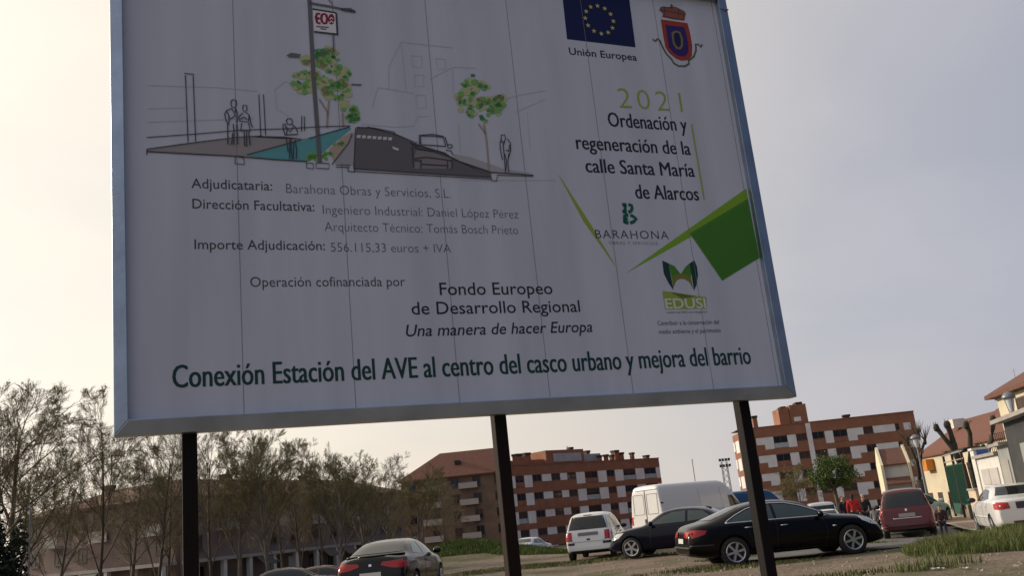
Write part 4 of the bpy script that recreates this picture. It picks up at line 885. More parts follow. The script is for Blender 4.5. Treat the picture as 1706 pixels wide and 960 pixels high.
# black saloon seen from behind, left
SP3 = dict(L=4.5, W=1.78, r=.32, rr=.21, wheels=(.92, 3.6), tumble=.40, crown=.10,
    top=[(0, .52), (.02, .80), (.05, .97), (.09, 1.055), (.18, 1.07), (.35, 1.05), (.55, 1.12), (1.25, 1.37), (1.7, 1.42), (2.2, 1.425), (2.6, 1.37), (3.2, 1.06), (3.45, .97), (4.0, .88), (4.3, .78), (4.45, .6), (4.5, .45)],
    belt=[(0, .80), (.4, .99), (2.5, .95), (3.4, .88), (4.2, .74), (4.5, .4)], plan=[(0, .84), (.1, .92), (.4, .975), (1.2, 1), (3.1, 1), (3.9, .96), (4.3, .86), (4.5, .65)],
    side_glass=[[(1.0, 1.06), (1.35, 1.27), (1.85, 1.31), (1.85, .99)], [(1.93, .99), (1.93, 1.315), (2.35, 1.30), (2.65, 1.19), (3.02, 1.0), (3.02, .98)]], glass=tglass,
    gaps=[[(1.89, .95), (1.88, .32)], [(3.05, .90), (3.1, .3)]], handles=[(2.0, .84)], side_tail=[(.015, .93), (.02, .76), (.26, .79), (.34, .91)],
    patches=[('rear_window', cglass, 'rear', [(-.66, 1.12), (-.62, 1.17), (-.50, 1.36), (.50, 1.36), (.62, 1.17), (.66, 1.12)]), ('windscreen', cglass, 'front', [(-.62, 1.0), (-.52, 1.34), (.52, 1.34), (.62, 1.0)]), ('taillight', lampr, 'rear', [(.26, .86), (.30, .93), (.76, .95), (.78, .76), (.50, .79)]), ('number_plate', plate, 'rear', [(-.26, .60), (-.26, .71), (.26, .71), (.26, .60)]), ('emblem', chrome, 'rear', [(-.035, .85), (-.03, .90), (.03, .90), (.035, .85)])],
    lines=[('spoiler_lip', blackp, 'rear', [(-.72, 1.06), (.72, 1.06)], .05)])
q = at_car(663, 1000, 24.6); car('sedan', 'black saloon seen from behind with wide red tail lights, left of the middle sign post', SP3, q, 7, paint('soft black', (.004, .0045, .006), .3, .2))
# white compact people carrier
SP4 = dict(L=4.15, W=1.72, r=.31, rr=.20, rim='cap', rimmat=steelr, wheels=(.72, 3.3), tumble=.22, crown=.07,
    top=[(0, .46), (.03, .72), (.06, .92), (.10, 1.02), (.22, 1.30), (.34, 1.52), (.48, 1.60), (1.2, 1.645), (2.2, 1.62), (2.6, 1.52), (3.2, 1.14), (3.4, 1.04), (3.9, .88), (4.08, .66), (4.15, .45)],
    belt=[(0, .74), (.12, .98), (2.0, .98), (3.3, .93), (3.9, .74), (4.15, .4)], plan=[(0, .86), (.1, .94), (.4, .985), (1.2, 1), (3.0, 1), (3.7, .95), (4.05, .82), (4.15, .65)],
    side_glass=[[(.50, 1.06), (.62, 1.48), (1.15, 1.52), (1.15, 1.04)], [(1.22, 1.04), (1.22, 1.525), (1.95, 1.52), (1.95, 1.03)], [(2.02, 1.03), (2.02, 1.52), (2.4, 1.47), (2.95, 1.12), (2.95, 1.04)]],
    gaps=[[(1.98, 1.0), (1.98, .32)], [(1.15, 1.0), (1.15, .55)], [(3.0, 1.0), (3.02, .32)]], handles=[(2.1, .88), (1.25, .9)], handlemat=plast, mirmat=plast,
    strips=[[(1.05, .55), (3.0, .55)]],
    patches=[('rear_window', cglass, 'rear', [(-.68, 1.07), (-.66, 1.18), (-.56, 1.50), (.56, 1.50), (.66, 1.18), (.68, 1.07)]), ('taillight', lampr, 'rear', [(.58, .70), (.58, 1.00), (.80, 1.00), (.82, .70)]), ('number_plate', mat('grimy plate', (.16, .16, .16), .6), 'rear', [(-.36, .86), (-.36, .97), (.36, .97), (.36, .86)]), ('badge', plast, 'rear', [(-.06, .70), (-.06, .76), (.06, .76), (.06, .70)]), ('rear_bumper_strip', plast, 'rear', [(.50, .56), (.50, .64), (.84, .64), (.84, .56)]), ('windscreen', cglass, 'front', [(-.66, 1.08), (-.56, 1.5), (.56, 1.5), (.66, 1.08)])],
    lines=[('hatch_gap', gap, 'rear', [(-.62, 1.52), (-.70, 1.1), (-.56, .66), (.56, .66), (.70, 1.1), (.62, 1.52)], .008), ('rear_wiper', plast, 'rear', [(0, 1.08), (.35, 1.16)], .02), ('brake_lamp', lampr, 'rear', [(-.15, 1.54), (.15, 1.54)], .025)])
q = at_car(1000, 930, 35.2); car('people_carrier', 'small white people carrier seen from behind, beside the grass mound', SP4, q, 13, whitep)
# high white cargo van
SP5 = dict(L=5.6, W=2.02, r=.34, rr=.2, rim='cap', rimmat=steelr, wheels=(.95, 4.55), tumble=.10, crown=.08,
    top=[(0, .55), (.015, .9), (.03, 2.2), (.06, 2.42), (.14, 2.50), (.6, 2.53), (3.6, 2.52), (3.95, 2.46), (4.35, 2.10), (4.85, 1.42), (5.0, 1.26), (5.35, 1.12), (5.52, .85), (5.6, .5)],
    belt=[(0, .5), (.015, .84), (.03, 1.25), (.2, 1.3), (4.3, 1.25), (4.9, 1.12), (5.4, .9), (5.6, .45)], plan=[(0, .955), (.03, .985), (.15, 1), (4.3, 1), (5.0, .95), (5.4, .86), (5.6, .68)],
    low=[(0, .42), (.5, .36), (5, .3), (5.6, .3)],
    side_glass=[[(4.02, 1.32), (4.02, 1.82), (4.30, 1.80), (4.70, 1.38), (4.70, 1.32)]],
    gaps=[[(3.6, 2.2), (3.6, .4)], [(2.3, 2.2), (2.3, .4)], [(4.78, 1.3), (4.78, .4)], [(.1, 1.30), (3.6, 1.30)]], handles=[(3.7, 1.05), (2.4, 1.05)], handlemat=plast, mirmat=plast, mirror=(4.6, 1.28),
    strips=[[(1.4, .62), (4.1, .62)]], side_tail=[(.02, .95), (.02, 1.28), (.13, 1.28), (.13, .95)],
    patches=[('taillight', lampr, 'rear', [(.86, .95), (.86, 1.28), (.95, 1.28), (.95, .95)]), ('number_plate', mat('grimy plate', (0, 0, 0)), 'rear', [(-.55, .78), (-.55, .89), (-.1, .89), (-.1, .78)]), ('door_lock', plast, 'rear', [(.02, .98), (.02, 1.16), (.14, 1.16), (.14, .98)]), ('windscreen', cglass, 'front', [(-.84, 1.42), (-.74, 2.12), (.74, 2.12), (.84, 1.42)]), ('rear_bumper_strip', plast, 'rear', [(.0, .46), (.0, .58), (.92, .58), (.92, .46)])],
    lines=[('door_gap', gap, 'rear', [(0, 2.3), (0, .6)], .02), ('door_gap', gap, 'rear', [(-.86, 2.32), (.86, 2.32)], .02), ('door_panel_edge', gap, 'rear', [(-.72, 2.15), (-.10, 2.15), (-.10, 1.35), (-.72, 1.35), (-.72, 2.15)], .012), ('door_panel_edge', gap, 'rear', [(.72, 2.15), (.10, 2.15), (.10, 1.35), (.72, 1.35), (.72, 2.15)], .012), ('hinge', plast, 'R', [(.05, 1.75), (.16, 1.75)], .06)])
q = at_car(1167, 920, 40.8); car('cargo_van', 'high white cargo van behind the navy saloon, its blank side turned right', SP5, q, 54, paint('van white', (.74, .74, .74), rough=.4), cat='van')
# dark red people carrier
SP6 = dict(L=4.45, W=1.72, r=.32, rr=.21, wheels=(.85, 3.6), tumble=.20, crown=.08,
    top=[(0, .46), (.03, .74), (.06, .96), (.10, 1.06), (.20, 1.36), (.30, 1.56), (.42, 1.64), (1.2, 1.68), (2.4, 1.66), (2.8, 1.55), (3.5, 1.14), (3.7, 1.04), (4.2, .88), (4.38, .66), (4.45, .45)],
    belt=[(0, .78), (.12, 1.00), (2.0, 1.0), (3.5, .95), (4.2, .74), (4.45, .4)], plan=[(0, .87), (.1, .95), (.4, .985), (1.2, 1), (3.2, 1), (3.9, .95), (4.35, .82), (4.45, .65)],
    side_glass=[[(.45, 1.08), (.55, 1.52), (1.2, 1.57), (1.2, 1.06)], [(1.28, 1.06), (1.28, 1.57), (2.1, 1.565), (2.1, 1.05)], [(2.18, 1.05), (2.18, 1.56), (2.6, 1.51), (3.2, 1.14), (3.2, 1.05)]],
    gaps=[[(2.14, 1.0), (2.14, .32)], [(1.2, 1.0), (1.2, .5)]], handles=[(2.25, .9), (1.35, .9)], strips=[[(1.2, .58), (3.2, .58)]], stripmat=chrome, mirmat=plast,
    side_tail=[(.08, .98), (.10, .78), (.2, .78), (.26, 1.0), (.24, 1.42), (.17, 1.42)],
    patches=[('rear_window', cglass, 'rear', [(-.72, 1.07), (-.70, 1.2), (-.62, 1.54), (.62, 1.54), (.70, 1.2), (.72, 1.07)]), ('taillight', lampr, 'rear', [(.76, .80), (.76, 1.0), (.88, 1.0), (.88, .80)]), ('number_plate', mat('dusty plate', (.30, .29, .30), .6), 'rear', [(-.26, .74), (-.26, .86), (.26, .86), (.26, .74)]), ('emblem', chrome, 'rear', [(-.045, .97), (0, 1.02), (.045, .97), (0, .92)]), ('windscreen', cglass, 'front', [(-.7, 1.1), (-.6, 1.54), (.6, 1.54), (.7, 1.1)])],
    lines=[('chrome_strip', chrome, 'rear', [(-.45, .70), (.45, .70)], .03), ('roof_rail', chrome, 'top', [(.7, .60), (2.4, .60)], .04), ('roof_rail', chrome, 'top', [(.7, -.60), (2.4, -.60)], .04), ('bumper_strip', plast, 'rear', [(-.85, .45), (.85, .45)], .05)])
q = at_car(1514, 885, 34.2); car('people_carrier', 'dark red people carrier with roof rails, in front of the green gate', SP6, q, 20, redp)
# white saloon at the right edge
SP7 = dict(L=4.5, W=1.76, r=.31, rr=.2, rim='multi', wheels=(.95, 3.58), tumble=.36, crown=.09,
    top=[(0, .5), (.02, .80), (.05, .97), (.12, 1.04), (.5, 1.09), (.75, 1.14), (1.25, 1.38), (1.7, 1.435), (2.2, 1.43), (2.6, 1.37), (3.2, 1.06), (3.45, .97), (4.0, .89), (4.3, .78), (4.45, .6), (4.5, .45)],
    belt=[(0, .80), (.4, .99), (2.5, .95), (3.4, .88), (4.2, .74), (4.5, .4)], plan=[(0, .84), (.1, .92), (.4, .975), (1.2, 1), (3.1, 1), (3.9, .96), (4.3, .86), (4.5, .65)],
    side_glass=[[(1.05, 1.06), (1.4, 1.28), (1.85, 1.32), (1.85, 1.0)], [(1.93, 1.0), (1.93, 1.32), (2.35, 1.305), (2.65, 1.19), (3.02, 1.0), (3.02, .985)]],
    gaps=[[(1.89, .95), (1.88, .32)], [(3.05, .90), (3.1, .3)], [(1.1, .95), (1.3, .7)]], handles=[(2.0, .84), (1.2, .86)], side_tail=[(.015, .95), (.02, .76), (.24, .78), (.30, .92)], mirmat=plast,
    strips=[[(1.3, .55), (3.2, .55)]], stripmat=whitep,
    patches=[('rear_window', cglass, 'rear', [(-.64, 1.13), (-.60, 1.18), (-.50, 1.36), (.50, 1.36), (.60, 1.18), (.64, 1.13)]), ('windscreen', cglass, 'front', [(-.62, 1.0), (-.52, 1.34), (.52, 1.34), (.62, 1.0)]), ('taillight', lampr, 'rear', [(.46, .78), (.48, .94), (.76, .96), (.78, .76)]), ('number_plate_recess', mat('dark plate recess', (.05, .03, .06), .5), 'rear', [(-.3, .76), (-.3, .94), (.3, .94), (.3, .76)]), ('vent', plast, 'rear', [(0.02, .34), (.02, .44), (.45, .44), (.45, .34)])])
q = at_car(1694, 880, 28.4); car('sedan', 'white saloon cut off by the right edge, in front of the garage', SP7, q, 16, whitep)
# farther vehicles
q = at_car(884, 905, 66.); car('sedan', 'pale silver car half hidden by grass, beside the middle sign post', SP7, q, 24, silverp)
q = at_car(1236, 840, 46.5); SPB = dict(SP5); car('van', 'blue van behind the nose of the white cargo van', dict(SP5, top=[(a, b * .97 if b > 1.3 else b) for a, b in SP5['top']], side_glass=[[(3.75, 1.28), (3.75, 1.62), (4.3, 1.60), (4.7, 1.3)]], patches=SP5['patches'][:1] + [('windscreen', cglass, 'front', [(-.84, 1.36), (-.76, 1.8), (.76, 1.8), (.84, 1.36)])], lines=[]), q, 72, bluep, cat='van')
q = at_car(1366, 850, 60.); car('van', 'small white van seen from behind, beyond the black bonnet', dict(SP5, W=1.8, top=[(a, b * .80 if b > 1.2 else b) for a, b in SP5['top']], side_glass=[], lines=[], patches=[('rear_window', cglass, 'rear', [(-.72, 1.25), (-.72, 1.82), (.72, 1.82), (.72, 1.25)]), ('taillight', lampr, 'rear', [(.78, .9), (.78, 1.2), (.86, 1.2), (.86, .9)])]), q, 14, whitep, cat='van')
q = at_car(1376, 860, 54.); car('sedan', 'low white car parked before the small white van', dict(SP2, glass=cglass, lines=[]), q, 196, whitep)
q = at_car(1523, 860, 40.5); car('sedan', 'white car showing between the red people carrier and the green gate', dict(SP2, glass=cglass, lines=[]), q, 44, whitep)
for px, Y, hd, pm_, lb in ((487, 41., 80, graph, 'dark grey car low at the bottom edge, left of the black saloon'), (545, 47., 80, wine, 'wine red car close behind the left side of the black saloon')):
    q = at_car(px, 970, Y); car('parked_car', lb, dict(SP7, side_black=[], lines=[]), q, hd, pm_)

# ------------------------------------------------------------------ trees, hedge, grass
bark = mat('grey brown bark', (.105, .085, .066), .9, var=.35, scale=3, bump=.5, bscale=12)
palebark = mat('pale bark', (.20, .18, .15), .9, var=.35, scale=2, bump=.4, bscale=10)
twigm = mat('twigs', (.125, .10, .07), .9)
budm = mat('spring buds', (.27, .25, .09), .8, var=.4, scale=2)
leafm = mat('young green leaves', (.075, .125, .022), .7, var=.45, scale=1.5)
darkleaf = mat('dark hedge leaves', (.018, .030, .014), .75, var=.5, scale=2)
def leaf_quads(pts, size, rnd, tri=False):
    m = MB()
    for p in pts:
        a = Vector((rnd.gauss(0, 1), rnd.gauss(0, 1), rnd.gauss(0, 1))).normalized(); b = a.cross(Vector((rnd.gauss(0, 1), rnd.gauss(0, 1), rnd.gauss(0, 1)))).normalized()
        s = size * rnd.uniform(.6, 1.3); p = Vector(p)
        m.add([p - a * s, p + b * s * .55, p + a * s, p - b * s * .55], [(0, 1, 2, 3)])
    return m
def make_tree(seed, H, fork=.28, spread=.55, levels=4, nbr=(6, 5, 5, 4), buds=2, bud=.05, thick=.011, upright=.55, droop=0., lean=0.):
    """trunk, forking limbs, and a crown of twigs carrying buds; returns three meshes' builders"""
    rnd = random.Random(seed); tr, tw, tips = MB(), MB(), []
    def branch(p, d, ln, r, lv):
        k = 4 if lv < 2 else 3; pts = [p]; rad = [r]; dd = d.copy()
        for i in range(k):
            w = (.05, .13, .12, .10, .09)[min(lv, 4)]
            dd = (dd + Vector((rnd.gauss(0, w), rnd.gauss(0, w), rnd.gauss(0, w * .6) + (.07 * upright if lv else 0) - droop * lv * .05))).normalized()
            pts.append(pts[-1] + dd * ln / k); rad.append(max(.004, r * (1 - .62 * (i + 1) / k)))
        (tr if lv <= 1 else tw).tube(pts, rad, 7 if lv == 0 else 5 if lv == 1 else 3, cap=lv < 1)
        if lv >= levels - 1:
            for _ in range(buds):
                t = rnd.random() * .999; i = int(t * k); q = pts[i].lerp(pts[i + 1], t * k - i); tips.append(q + Vector((rnd.gauss(0, .04), rnd.gauss(0, .04), rnd.gauss(0, .04))))
            tips.append(pts[-1])
        if lv >= levels: return
        n = nbr[min(lv, len(nbr) - 1)]
        for j in range(n):
            t = (fork + (1 - fork) * (j + rnd.random() * .8) / n) if lv == 0 else .25 + .75 * (j + rnd.random()) / n
            t = min(t, .999); i = int(t * k); q = pts[i].lerp(pts[i + 1], t * k - i)
            az = rnd.random() * 6.283 if lv else j * 2.4 + rnd.random()
            base = (pts[i + 1] - pts[i]).normalized(); a = base.cross(Vector((.3, .2, .9)) if abs(base.z) < .9 else Vector((1, 0, 0))).normalized(); b = base.cross(a)
            sp = spread * rnd.uniform(.7, 1.35)
            nd = (base * math.cos(sp) + (a * math.cos(az) + b * math.sin(az)) * math.sin(sp)).normalized()
            f = (1 - .55 * t) if lv == 0 else (.85 - .35 * t)
            branch(q, nd, ln * f * rnd.uniform(.52, .80) if lv else ln * rnd.uniform(.42, .58) * (1.15 - .45 * t), max(.006, (r * (1 - .62 * t)) * (.5 if lv == 0 else .6)), lv + 1)
    branch(Vector((0, 0, -.1)), Vector((lean, 0, 1)).normalized(), H * .80, H * thick, 0)
    return tr, tw, tips, rnd
PROTO = {}
def tree_meshes(key, barkm, leafmat, bud, **kw):
    if key not in PROTO:
        tr, tw, tips, rnd = make_tree(**kw); out = []
        for mb, nm, mt in ((tr, 'trunk', barkm), (tw, 'crown', twigm), (leaf_quads(tips, bud, rnd), 'buds' if bud < .09 else 'leaves', leafmat)):
            o = mb.build(nm, mt, smooth=nm != 'leaves'); out.append((nm, o.data)); bpy.data.objects.remove(o)
        zmax = max(v.co.z for v in out[1][1].vertices)
        PROTO[key] = (out, zmax)
    return PROTO[key]
def plant_tree(name, label, key, px, Y, Htop, rz, group=None, sx=1., **kw):
    out, zmax = tree_meshes(key, **kw); x = X_at(px, 940, Y); z = zg(x, Y)
    t = thing(name, label, 'tree', (x, Y, z), rz, group); sx *= 1.2; s = (Htop - z) / zmax; t.scale = (s * sx, s * sx, s)
    tr = link('trunk', out[0][1], t); c = link('crown', out[1][1], t); link(out[2][0], out[2][1], c)
    return t
SPEC = [dict(barkm=bark, leafmat=budm, bud=.021, seed=11, H=10, fork=.26, spread=.50, nbr=(12, 8, 6, 9), buds=3, upright=.7),
        dict(barkm=bark, leafmat=budm, bud=.021, seed=23, H=10, fork=.20, spread=.58, nbr=(12, 8, 6, 9), buds=3, upright=.8),
        dict(barkm=palebark, leafmat=budm, bud=.024, seed=37, H=9, fork=.30, spread=.48, nbr=(13, 8, 6, 9), buds=4, upright=1., thick=.016),
        dict(barkm=bark, leafmat=budm, bud=.021, seed=52, H=10, fork=.24, spread=.62, nbr=(12, 8, 6, 9), buds=3, upright=.6)]
def topz(px, py, Y): return float(at_y(px, py, Y)[2])
TREES = [ # label, shape, pixel of the foot, metres ahead, pixel of the top, turn, widen
    ('tall bare tree with a wide budding crown cut by the left edge', 3, -30, 37, (5, 600), .3, 1.0),
    ('large bare tree with its crown spreading above the dark hedge at the left edge', 0, 22, 41, (22, 612), 5.2, 1.15),
    ('thin bare tree behind the dark hedge at the left edge', 1, 92, 52, (70, 745), 1.2, .8),
    ('tall bare tree with steep forking limbs, left of the board\'s lower left corner', 0, 168, 46, (152, 655), 2.1, .72),
    ('bare budding tree rising behind the board\'s lower left corner', 1, 258, 44, (250, 690), .5, .8),
    ('bare tree whose trunk shows just left of the left sign post', 3, 281, 56, (290, 700), 4.0, .8),
    ('bare tree close to the right side of the left sign post', 0, 350, 50, (352, 690), 5.0, .75),
    ('bare tree with its top under the board, second right of the left sign post', 2, 398, 54, (395, 705), 2.5, .85),
    ('pale trunked bare tree before the pinkish building, under the board', 2, 446, 50, (432, 722), 1.0, .9),
    ('bare tree with a loose pointed crown, below the middle of the board', 1, 505, 60, (495, 728), 3.3, .75),
    ('slender bare tree with two upright tops, left of the denser trees', 0, 540, 62, (536, 728), .9, .7),
    ('pale trunked tree at the left of the dense budding trees', 2, 568, 52, (575, 748), 4.4, .95),
    ('dense budding tree with a rounded top above the black saloon', 2, 612, 56, (622, 748), 5.6, 1.1),
    ('dense budding tree right behind the roof of the black saloon', 1, 655, 62, (655, 752), 2.9, .95),
    ('low budding tree in front of the hipped tile roof', 2, 700, 66, (694, 772), 1.9, 1.05),
    ('lowest budding tree by the grass mound, before the ochre brick building', 3, 742, 72, (738, 796), 3.9, 1.0)]
for i, (lb, k, px, Y, tp, rz, sx) in enumerate(TREES):
    plant_tree('bare_tree', lb, k, px, Y, topz(tp[0], tp[1], Y), rz, 'budding trees along the left', sx, **SPEC[k])
# lower scrub under the row, and the trees one street further back
for lb, k, px, Y, tp, rz, sx in (('bare tree further back, filling the gap left of the left sign post', 1, 215, 66, (210, 745), .2, 1.), ('bare tree further back, behind the pale trunked trees', 3, 470, 70, (465, 760), 1.7, 1.), ('bare tree further back at the far left, behind the hedge', 0, 30, 60, (28, 720), 2.7, 1.)):
    plant_tree('bare_tree', lb, k, px, Y, topz(tp[0], tp[1], Y), rz, 'budding trees along the left', sx, **SPEC[k])
def round_tree():
    Y = 72.; px = 1394; x = X_at(px, 835, Y); z = zg(x, Y); t = thing('round_tree', 'round leafy green tree in front of the red block on the right', 'tree', (x, Y, z)); rnd = random.Random(5)
    zt, zb = topz(1392, 756, Y) - z, topz(1400, 814, Y) - z; rx = abs(X_at(1437, 790, Y) - X_at(1347, 790, Y)) / 2; cz = (zt + zb) / 2; rz = (zt - zb) / 2
    tr = MB(); tr.tube([(0, 0, -.1), (.05, 0, zb * .6), (0, .05, zb + .2)], [.2, .15, .13], 8); limbs = MB()
    for k in range(11):
        a = k * 2.4; e = Vector((math.cos(a) * rx * .75, math.sin(a) * rx * .7, cz + rz * rnd.uniform(-.5, .7)))
        limbs.tube([(0, .05, zb), e * .45 + Vector((0, 0, zb * .42)), e], [.09, .05, .02], 5)
    pts = []
    for _ in range(88):
        v = Vector((rnd.gauss(0, 1), rnd.gauss(0, 1), rnd.gauss(0, 1))).normalized() * rnd.random() ** .33
        c = Vector((v.x * rx * .93, v.y * rx * .9, cz + v.z * rz * .9 - .12 * abs(v.x) * rz)); r = rnd.uniform(.28, .62)
        for _ in range(85):
            d = Vector((rnd.gauss(0, 1), rnd.gauss(0, 1), rnd.gauss(0, .75))) * r * .5; pts.append(c + d)
    tr.build('trunk', bark, t, smooth=True); c = leaf_quads(pts, .085, rnd).build('crown', leafm, t); limbs.build('limbs', bark, c)
round_tree()
plant_tree('bare_tree', 'bare brown tree just left of the round green tree', 'sm', 1352, 76, topz(1345, 770, 76), 1.4, None, .9, **dict(SPEC[3], seed=90, H=6))
def hedge():
    rnd = random.Random(8); Y = 30.; x1 = X_at(44, 900, Y); t = thing('hedge', 'dark evergreen hedge in the lower left corner', 'hedge', (x1 - 2.2, Y, zg(x1, Y)))
    top = topz(20, 858, Y) - zg(x1, Y); pts = []
    for _ in range(15000):
        u, v, h = rnd.uniform(-2.2, 2.0), rnd.uniform(-.9, .9), rnd.random() ** .7
        e = 1 + .16 * math.sin(u * 3.1) + .12 * math.sin(u * 7 + v * 3)
        if abs(u) ** 4 / 22 + abs(v) ** 3 + (h * .96) ** 7 < 1: pts.append((u + rnd.gauss(0, .05), v, h * top * e))
    leaf_quads(pts, .085, rnd).build('foliage', darkleaf, t)
    m = MB()
    for u in (-1.6, -.6, .5, 1.4): m.tube([(u, 0, -.1), (u + .1, .05, top * .5), (u, 0, top * .85)], [.06, .045, .02], 6)
    m.build('stem', bark, t)
hedge()
def pollards():
    ivy = mat('mossy dark bark', (.040, .036, .028), .95, var=.5, scale=4, bump=.8, bscale=14)
    for lb, base, limbs, Y in (
        ('knotty pollarded tree with bare whippy shoots, behind the red people carrier', (1532, 800), [((1512, 738), .08, 18), ((1530, 728), .09, 20), ((1541, 735), .07, 14)], 50.),
        ('pollarded dark tree with a forked leaning trunk above the green gate', (1602, 775), [((1560, 713), .13, 0), ((1578, 708), .15, 0), ((1592, 752), .10, 0)], 46.),
        ('single dark pollarded trunk above the white gate pillar', (1617, 770), [((1610, 709), .12, 0)], 43.),
        ('dark pollarded trunk with a bent top above the white garage', (1646, 765), [((1655, 700), .12, 0), ((1640, 748), .08, 0)], 41.)):
        rnd = random.Random(int(base[0])); p = at_y(base[0], base[1], Y); z0 = zg(p[0], p[1]); t = thing('pollarded_tree', lb, 'tree', (p[0], p[1], z0), 0, 'pollarded trees on the right')
        m = MB(); fk = Vector((0, 0, p[2] - z0)); m.tube([(.15, 0, -.1), (.06, 0, fk.z * .5), fk], [.26, .2, .19], 9)
        tw = MB()
        for (tp, r, sh) in limbs:
            e = Vector(at_y(tp[0], tp[1], Y)) - Vector((p[0], p[1], z0)); mid = fk.lerp(e, .5) + Vector((rnd.uniform(-.15, .15), rnd.uniform(-.2, .2), -.05))
            q = [fk, fk.lerp(mid, .5) + Vector((rnd.gauss(0, .04), 0, 0)), mid, mid.lerp(e, .55) + Vector((rnd.gauss(0, .05), 0, 0)), e]
            m.tube(q, [r * 1.1, r * .9, r * .95, r * .8, r * .95], 8)
            m.lathe([(.01, -.22), (r * .95, -.16), (r * 1.15, 0), (r * .85, .15), (.01, .2)], 9, 0, Matrix.Translation(e))
            for _ in range(sh + 5):
                a = rnd.random() * 6.28; d = Vector((math.cos(a) * .6, math.sin(a) * .6, 1)).normalized(); L = rnd.uniform(.4, .9) if sh else rnd.uniform(.12, .3)
                tw.tube([e, e + d * L * .6, e + d * L + Vector((0, 0, .1))], [.022, .015, .006], 4)
            if sh:
                for _ in range(sh):
                    s = rnd.random(); o = fk.lerp(e, s); a = rnd.random() * 6.28; d = Vector((math.cos(a) * .5, math.sin(a) * .5, 1)).normalized(); tw.tube([o, o + d * .5, o + d * .95 + Vector((0, 0, .1))], [.018, .012, .005], 4)
        m.build('trunk', ivy, t, smooth=True); tw.build('shoots', twigm, t)
pollards()
# grass: blades as one stuff object per kind of ground
def grass(name, spots, n, hmin, hmax, mats_, seed, wid=.012):
    rnd = random.Random(seed); m = MB()
    for _ in range(n):
        cx, cy, rx, ry, dens = rnd.choices(spots, [s[4] for s in spots])[0]
        a = rnd.random() * 6.283; q = rnd.random() ** .6; x, y = cx + rx * q * math.cos(a), cy + ry * q * math.sin(a)
        if math.sin(x * 2.1 + 1.3 * math.sin(y * 1.1)) * math.sin(y * 1.7 + x) < -.45 and rnd.random() < .8: continue
        h = rnd.uniform(hmin, hmax) * (1.15 - .6 * q); z = zg(x, y); t = rnd.random() * 6.283; l = rnd.gauss(0, .25) * h; l2 = rnd.gauss(0, .25) * h; ww = wid * rnd.uniform(.7, 1.6)
        dx, dy = math.cos(t) * ww, math.sin(t) * ww
        m.add([(x - dx, y - dy, z - .02), (x + dx, y + dy, z - .02), (x + dx * .6 + l * .4, y + dy * .6 + l2 * .4, z + h * .6), (x - dx * .6 + l * .4, y - dy * .6 + l2 * .4, z + h * .6), (x + l, y + l2, z + h)], [(0, 1, 2, 3), (3, 2, 4)], rnd.choices(range(len(mats_)), [5, 3, 2][:len(mats_)])[0])
    o = m.build(name, mats_); o['kind'] = 'stuff'; return o
g1, g2, g3 = mat('grass green', (.085, .145, .02), .8), mat('grass olive', (.085, .085, .025), .8), mat('dry straw', (.26, .21, .11), .85)
def spot(px, py, rx, ry, d, z=0.): p = at_z(px, py, z); return (p[0], p[1], rx, ry, d)
grass('tall_grass', [(-3.6, 46.5, 3.4, 4.5, 5), (-.6, 44, 2.2, 3.0, 1.6)], 26000, .12, .38, [g1, mat('grass fresh', (.11, .16, .02), .8), g2], 1, .02)
grass('weeds', [spot(1668, 912, 1.9, 2.0, 6), spot(1595, 922, .95, 1.2, 2.), spot(1690, 895, 2.2, 2.2, 3), spot(1560, 945, .8, .5, .3)], 36000, .08, .38, [g1, g2, g3], 2, .005)
grass('short_grass', [spot(1150, 955, 3.2, .7, 3), spot(900, 945, 2.2, 1.2, 3), spot(1010, 935, 2.5, 1.0, 1.5), spot(800, 955, 2.6, 1.6, 3), spot(1420, 955, 1.8, .6, 1.), spot(1230, 930, 1.2, .4, 1), spot(1450, 905, 1.2, .5, .6), (-6, 28, 4, 5, 3)], 21000, .03, .11, [g2, g1, g3], 3, .010)
def pebbles():
    rnd = random.Random(12); m = MB()
    for _ in range(380):
        px, py = rnd.uniform(740, 1706), rnd.uniform(895, 960); p = at_z(px, py)
        if p[1] > 45 or p[1] < 12: continue
        s = rnd.uniform(.012, .05); z = zg(p[0], p[1]); n = 5
        m.lathe([(.001, -.3 * s), (s, 0), (s * .7, .5 * s), (.001, .7 * s)], 5, 0, Matrix.Translation((p[0], p[1], z)) @ Matrix.Rotation(rnd.random() * 6, 4, 'Z') @ Matrix.Diagonal((1, rnd.uniform(.6, 1.2), 1, 1)))
    o = m.build('gravel', mat('pale stones', (.30, .26, .22), .9, var=.3, scale=5)); o['kind'] = 'stuff'
pebbles()

# ------------------------------------------------------------------ street furniture
lampgrey = mat('lamp grey metal', (.22, .23, .25), .4, .5); opal = mat('opal lamp glass', (.66, .68, .70), .25, spec=.5)
def street_lamp(label, top, Y, base_z=None, hr=.18):
    p = at_y(top[0], top[1], Y); z0 = zg(p[0], p[1]) + .1; h = p[2] - z0
    t = thing('street_lamp', label, 'street lamp', (p[0], p[1], z0), 0, 'street lamps on the right')
    m = MB(); m.lathe([(.12, 0), (.12, .5), (.075, .55), (.05, h - .55), (.075, h - .53), (.075, h - .48)], 12); m.build('pole', lampgrey, t, smooth=False)
    g = MB(); g.lathe([(.07, h - .475), (hr * .62, h - .28), (hr * .8, h - .06)], 16); g.build('lantern', opal, t, smooth=True)
    for k in range(4):
        a = k * math.pi / 2; b = MB(); b.tube([(.075 * math.cos(a), .075 * math.sin(a), h - .48), (hr * .85 * math.cos(a), hr * .85 * math.sin(a), h - .05)], .012, 5); b.build('bracket', lampgrey, t)
    c = MB(); c.lathe([(hr * .3, h - .055), (hr * 1.15, h - .055), (hr * 1.1, h + .03), (hr * .75, h + .12), (.03, h + .17), (.001, h + .17)], 18); c.build('hood', lampgrey, t, smooth=True)
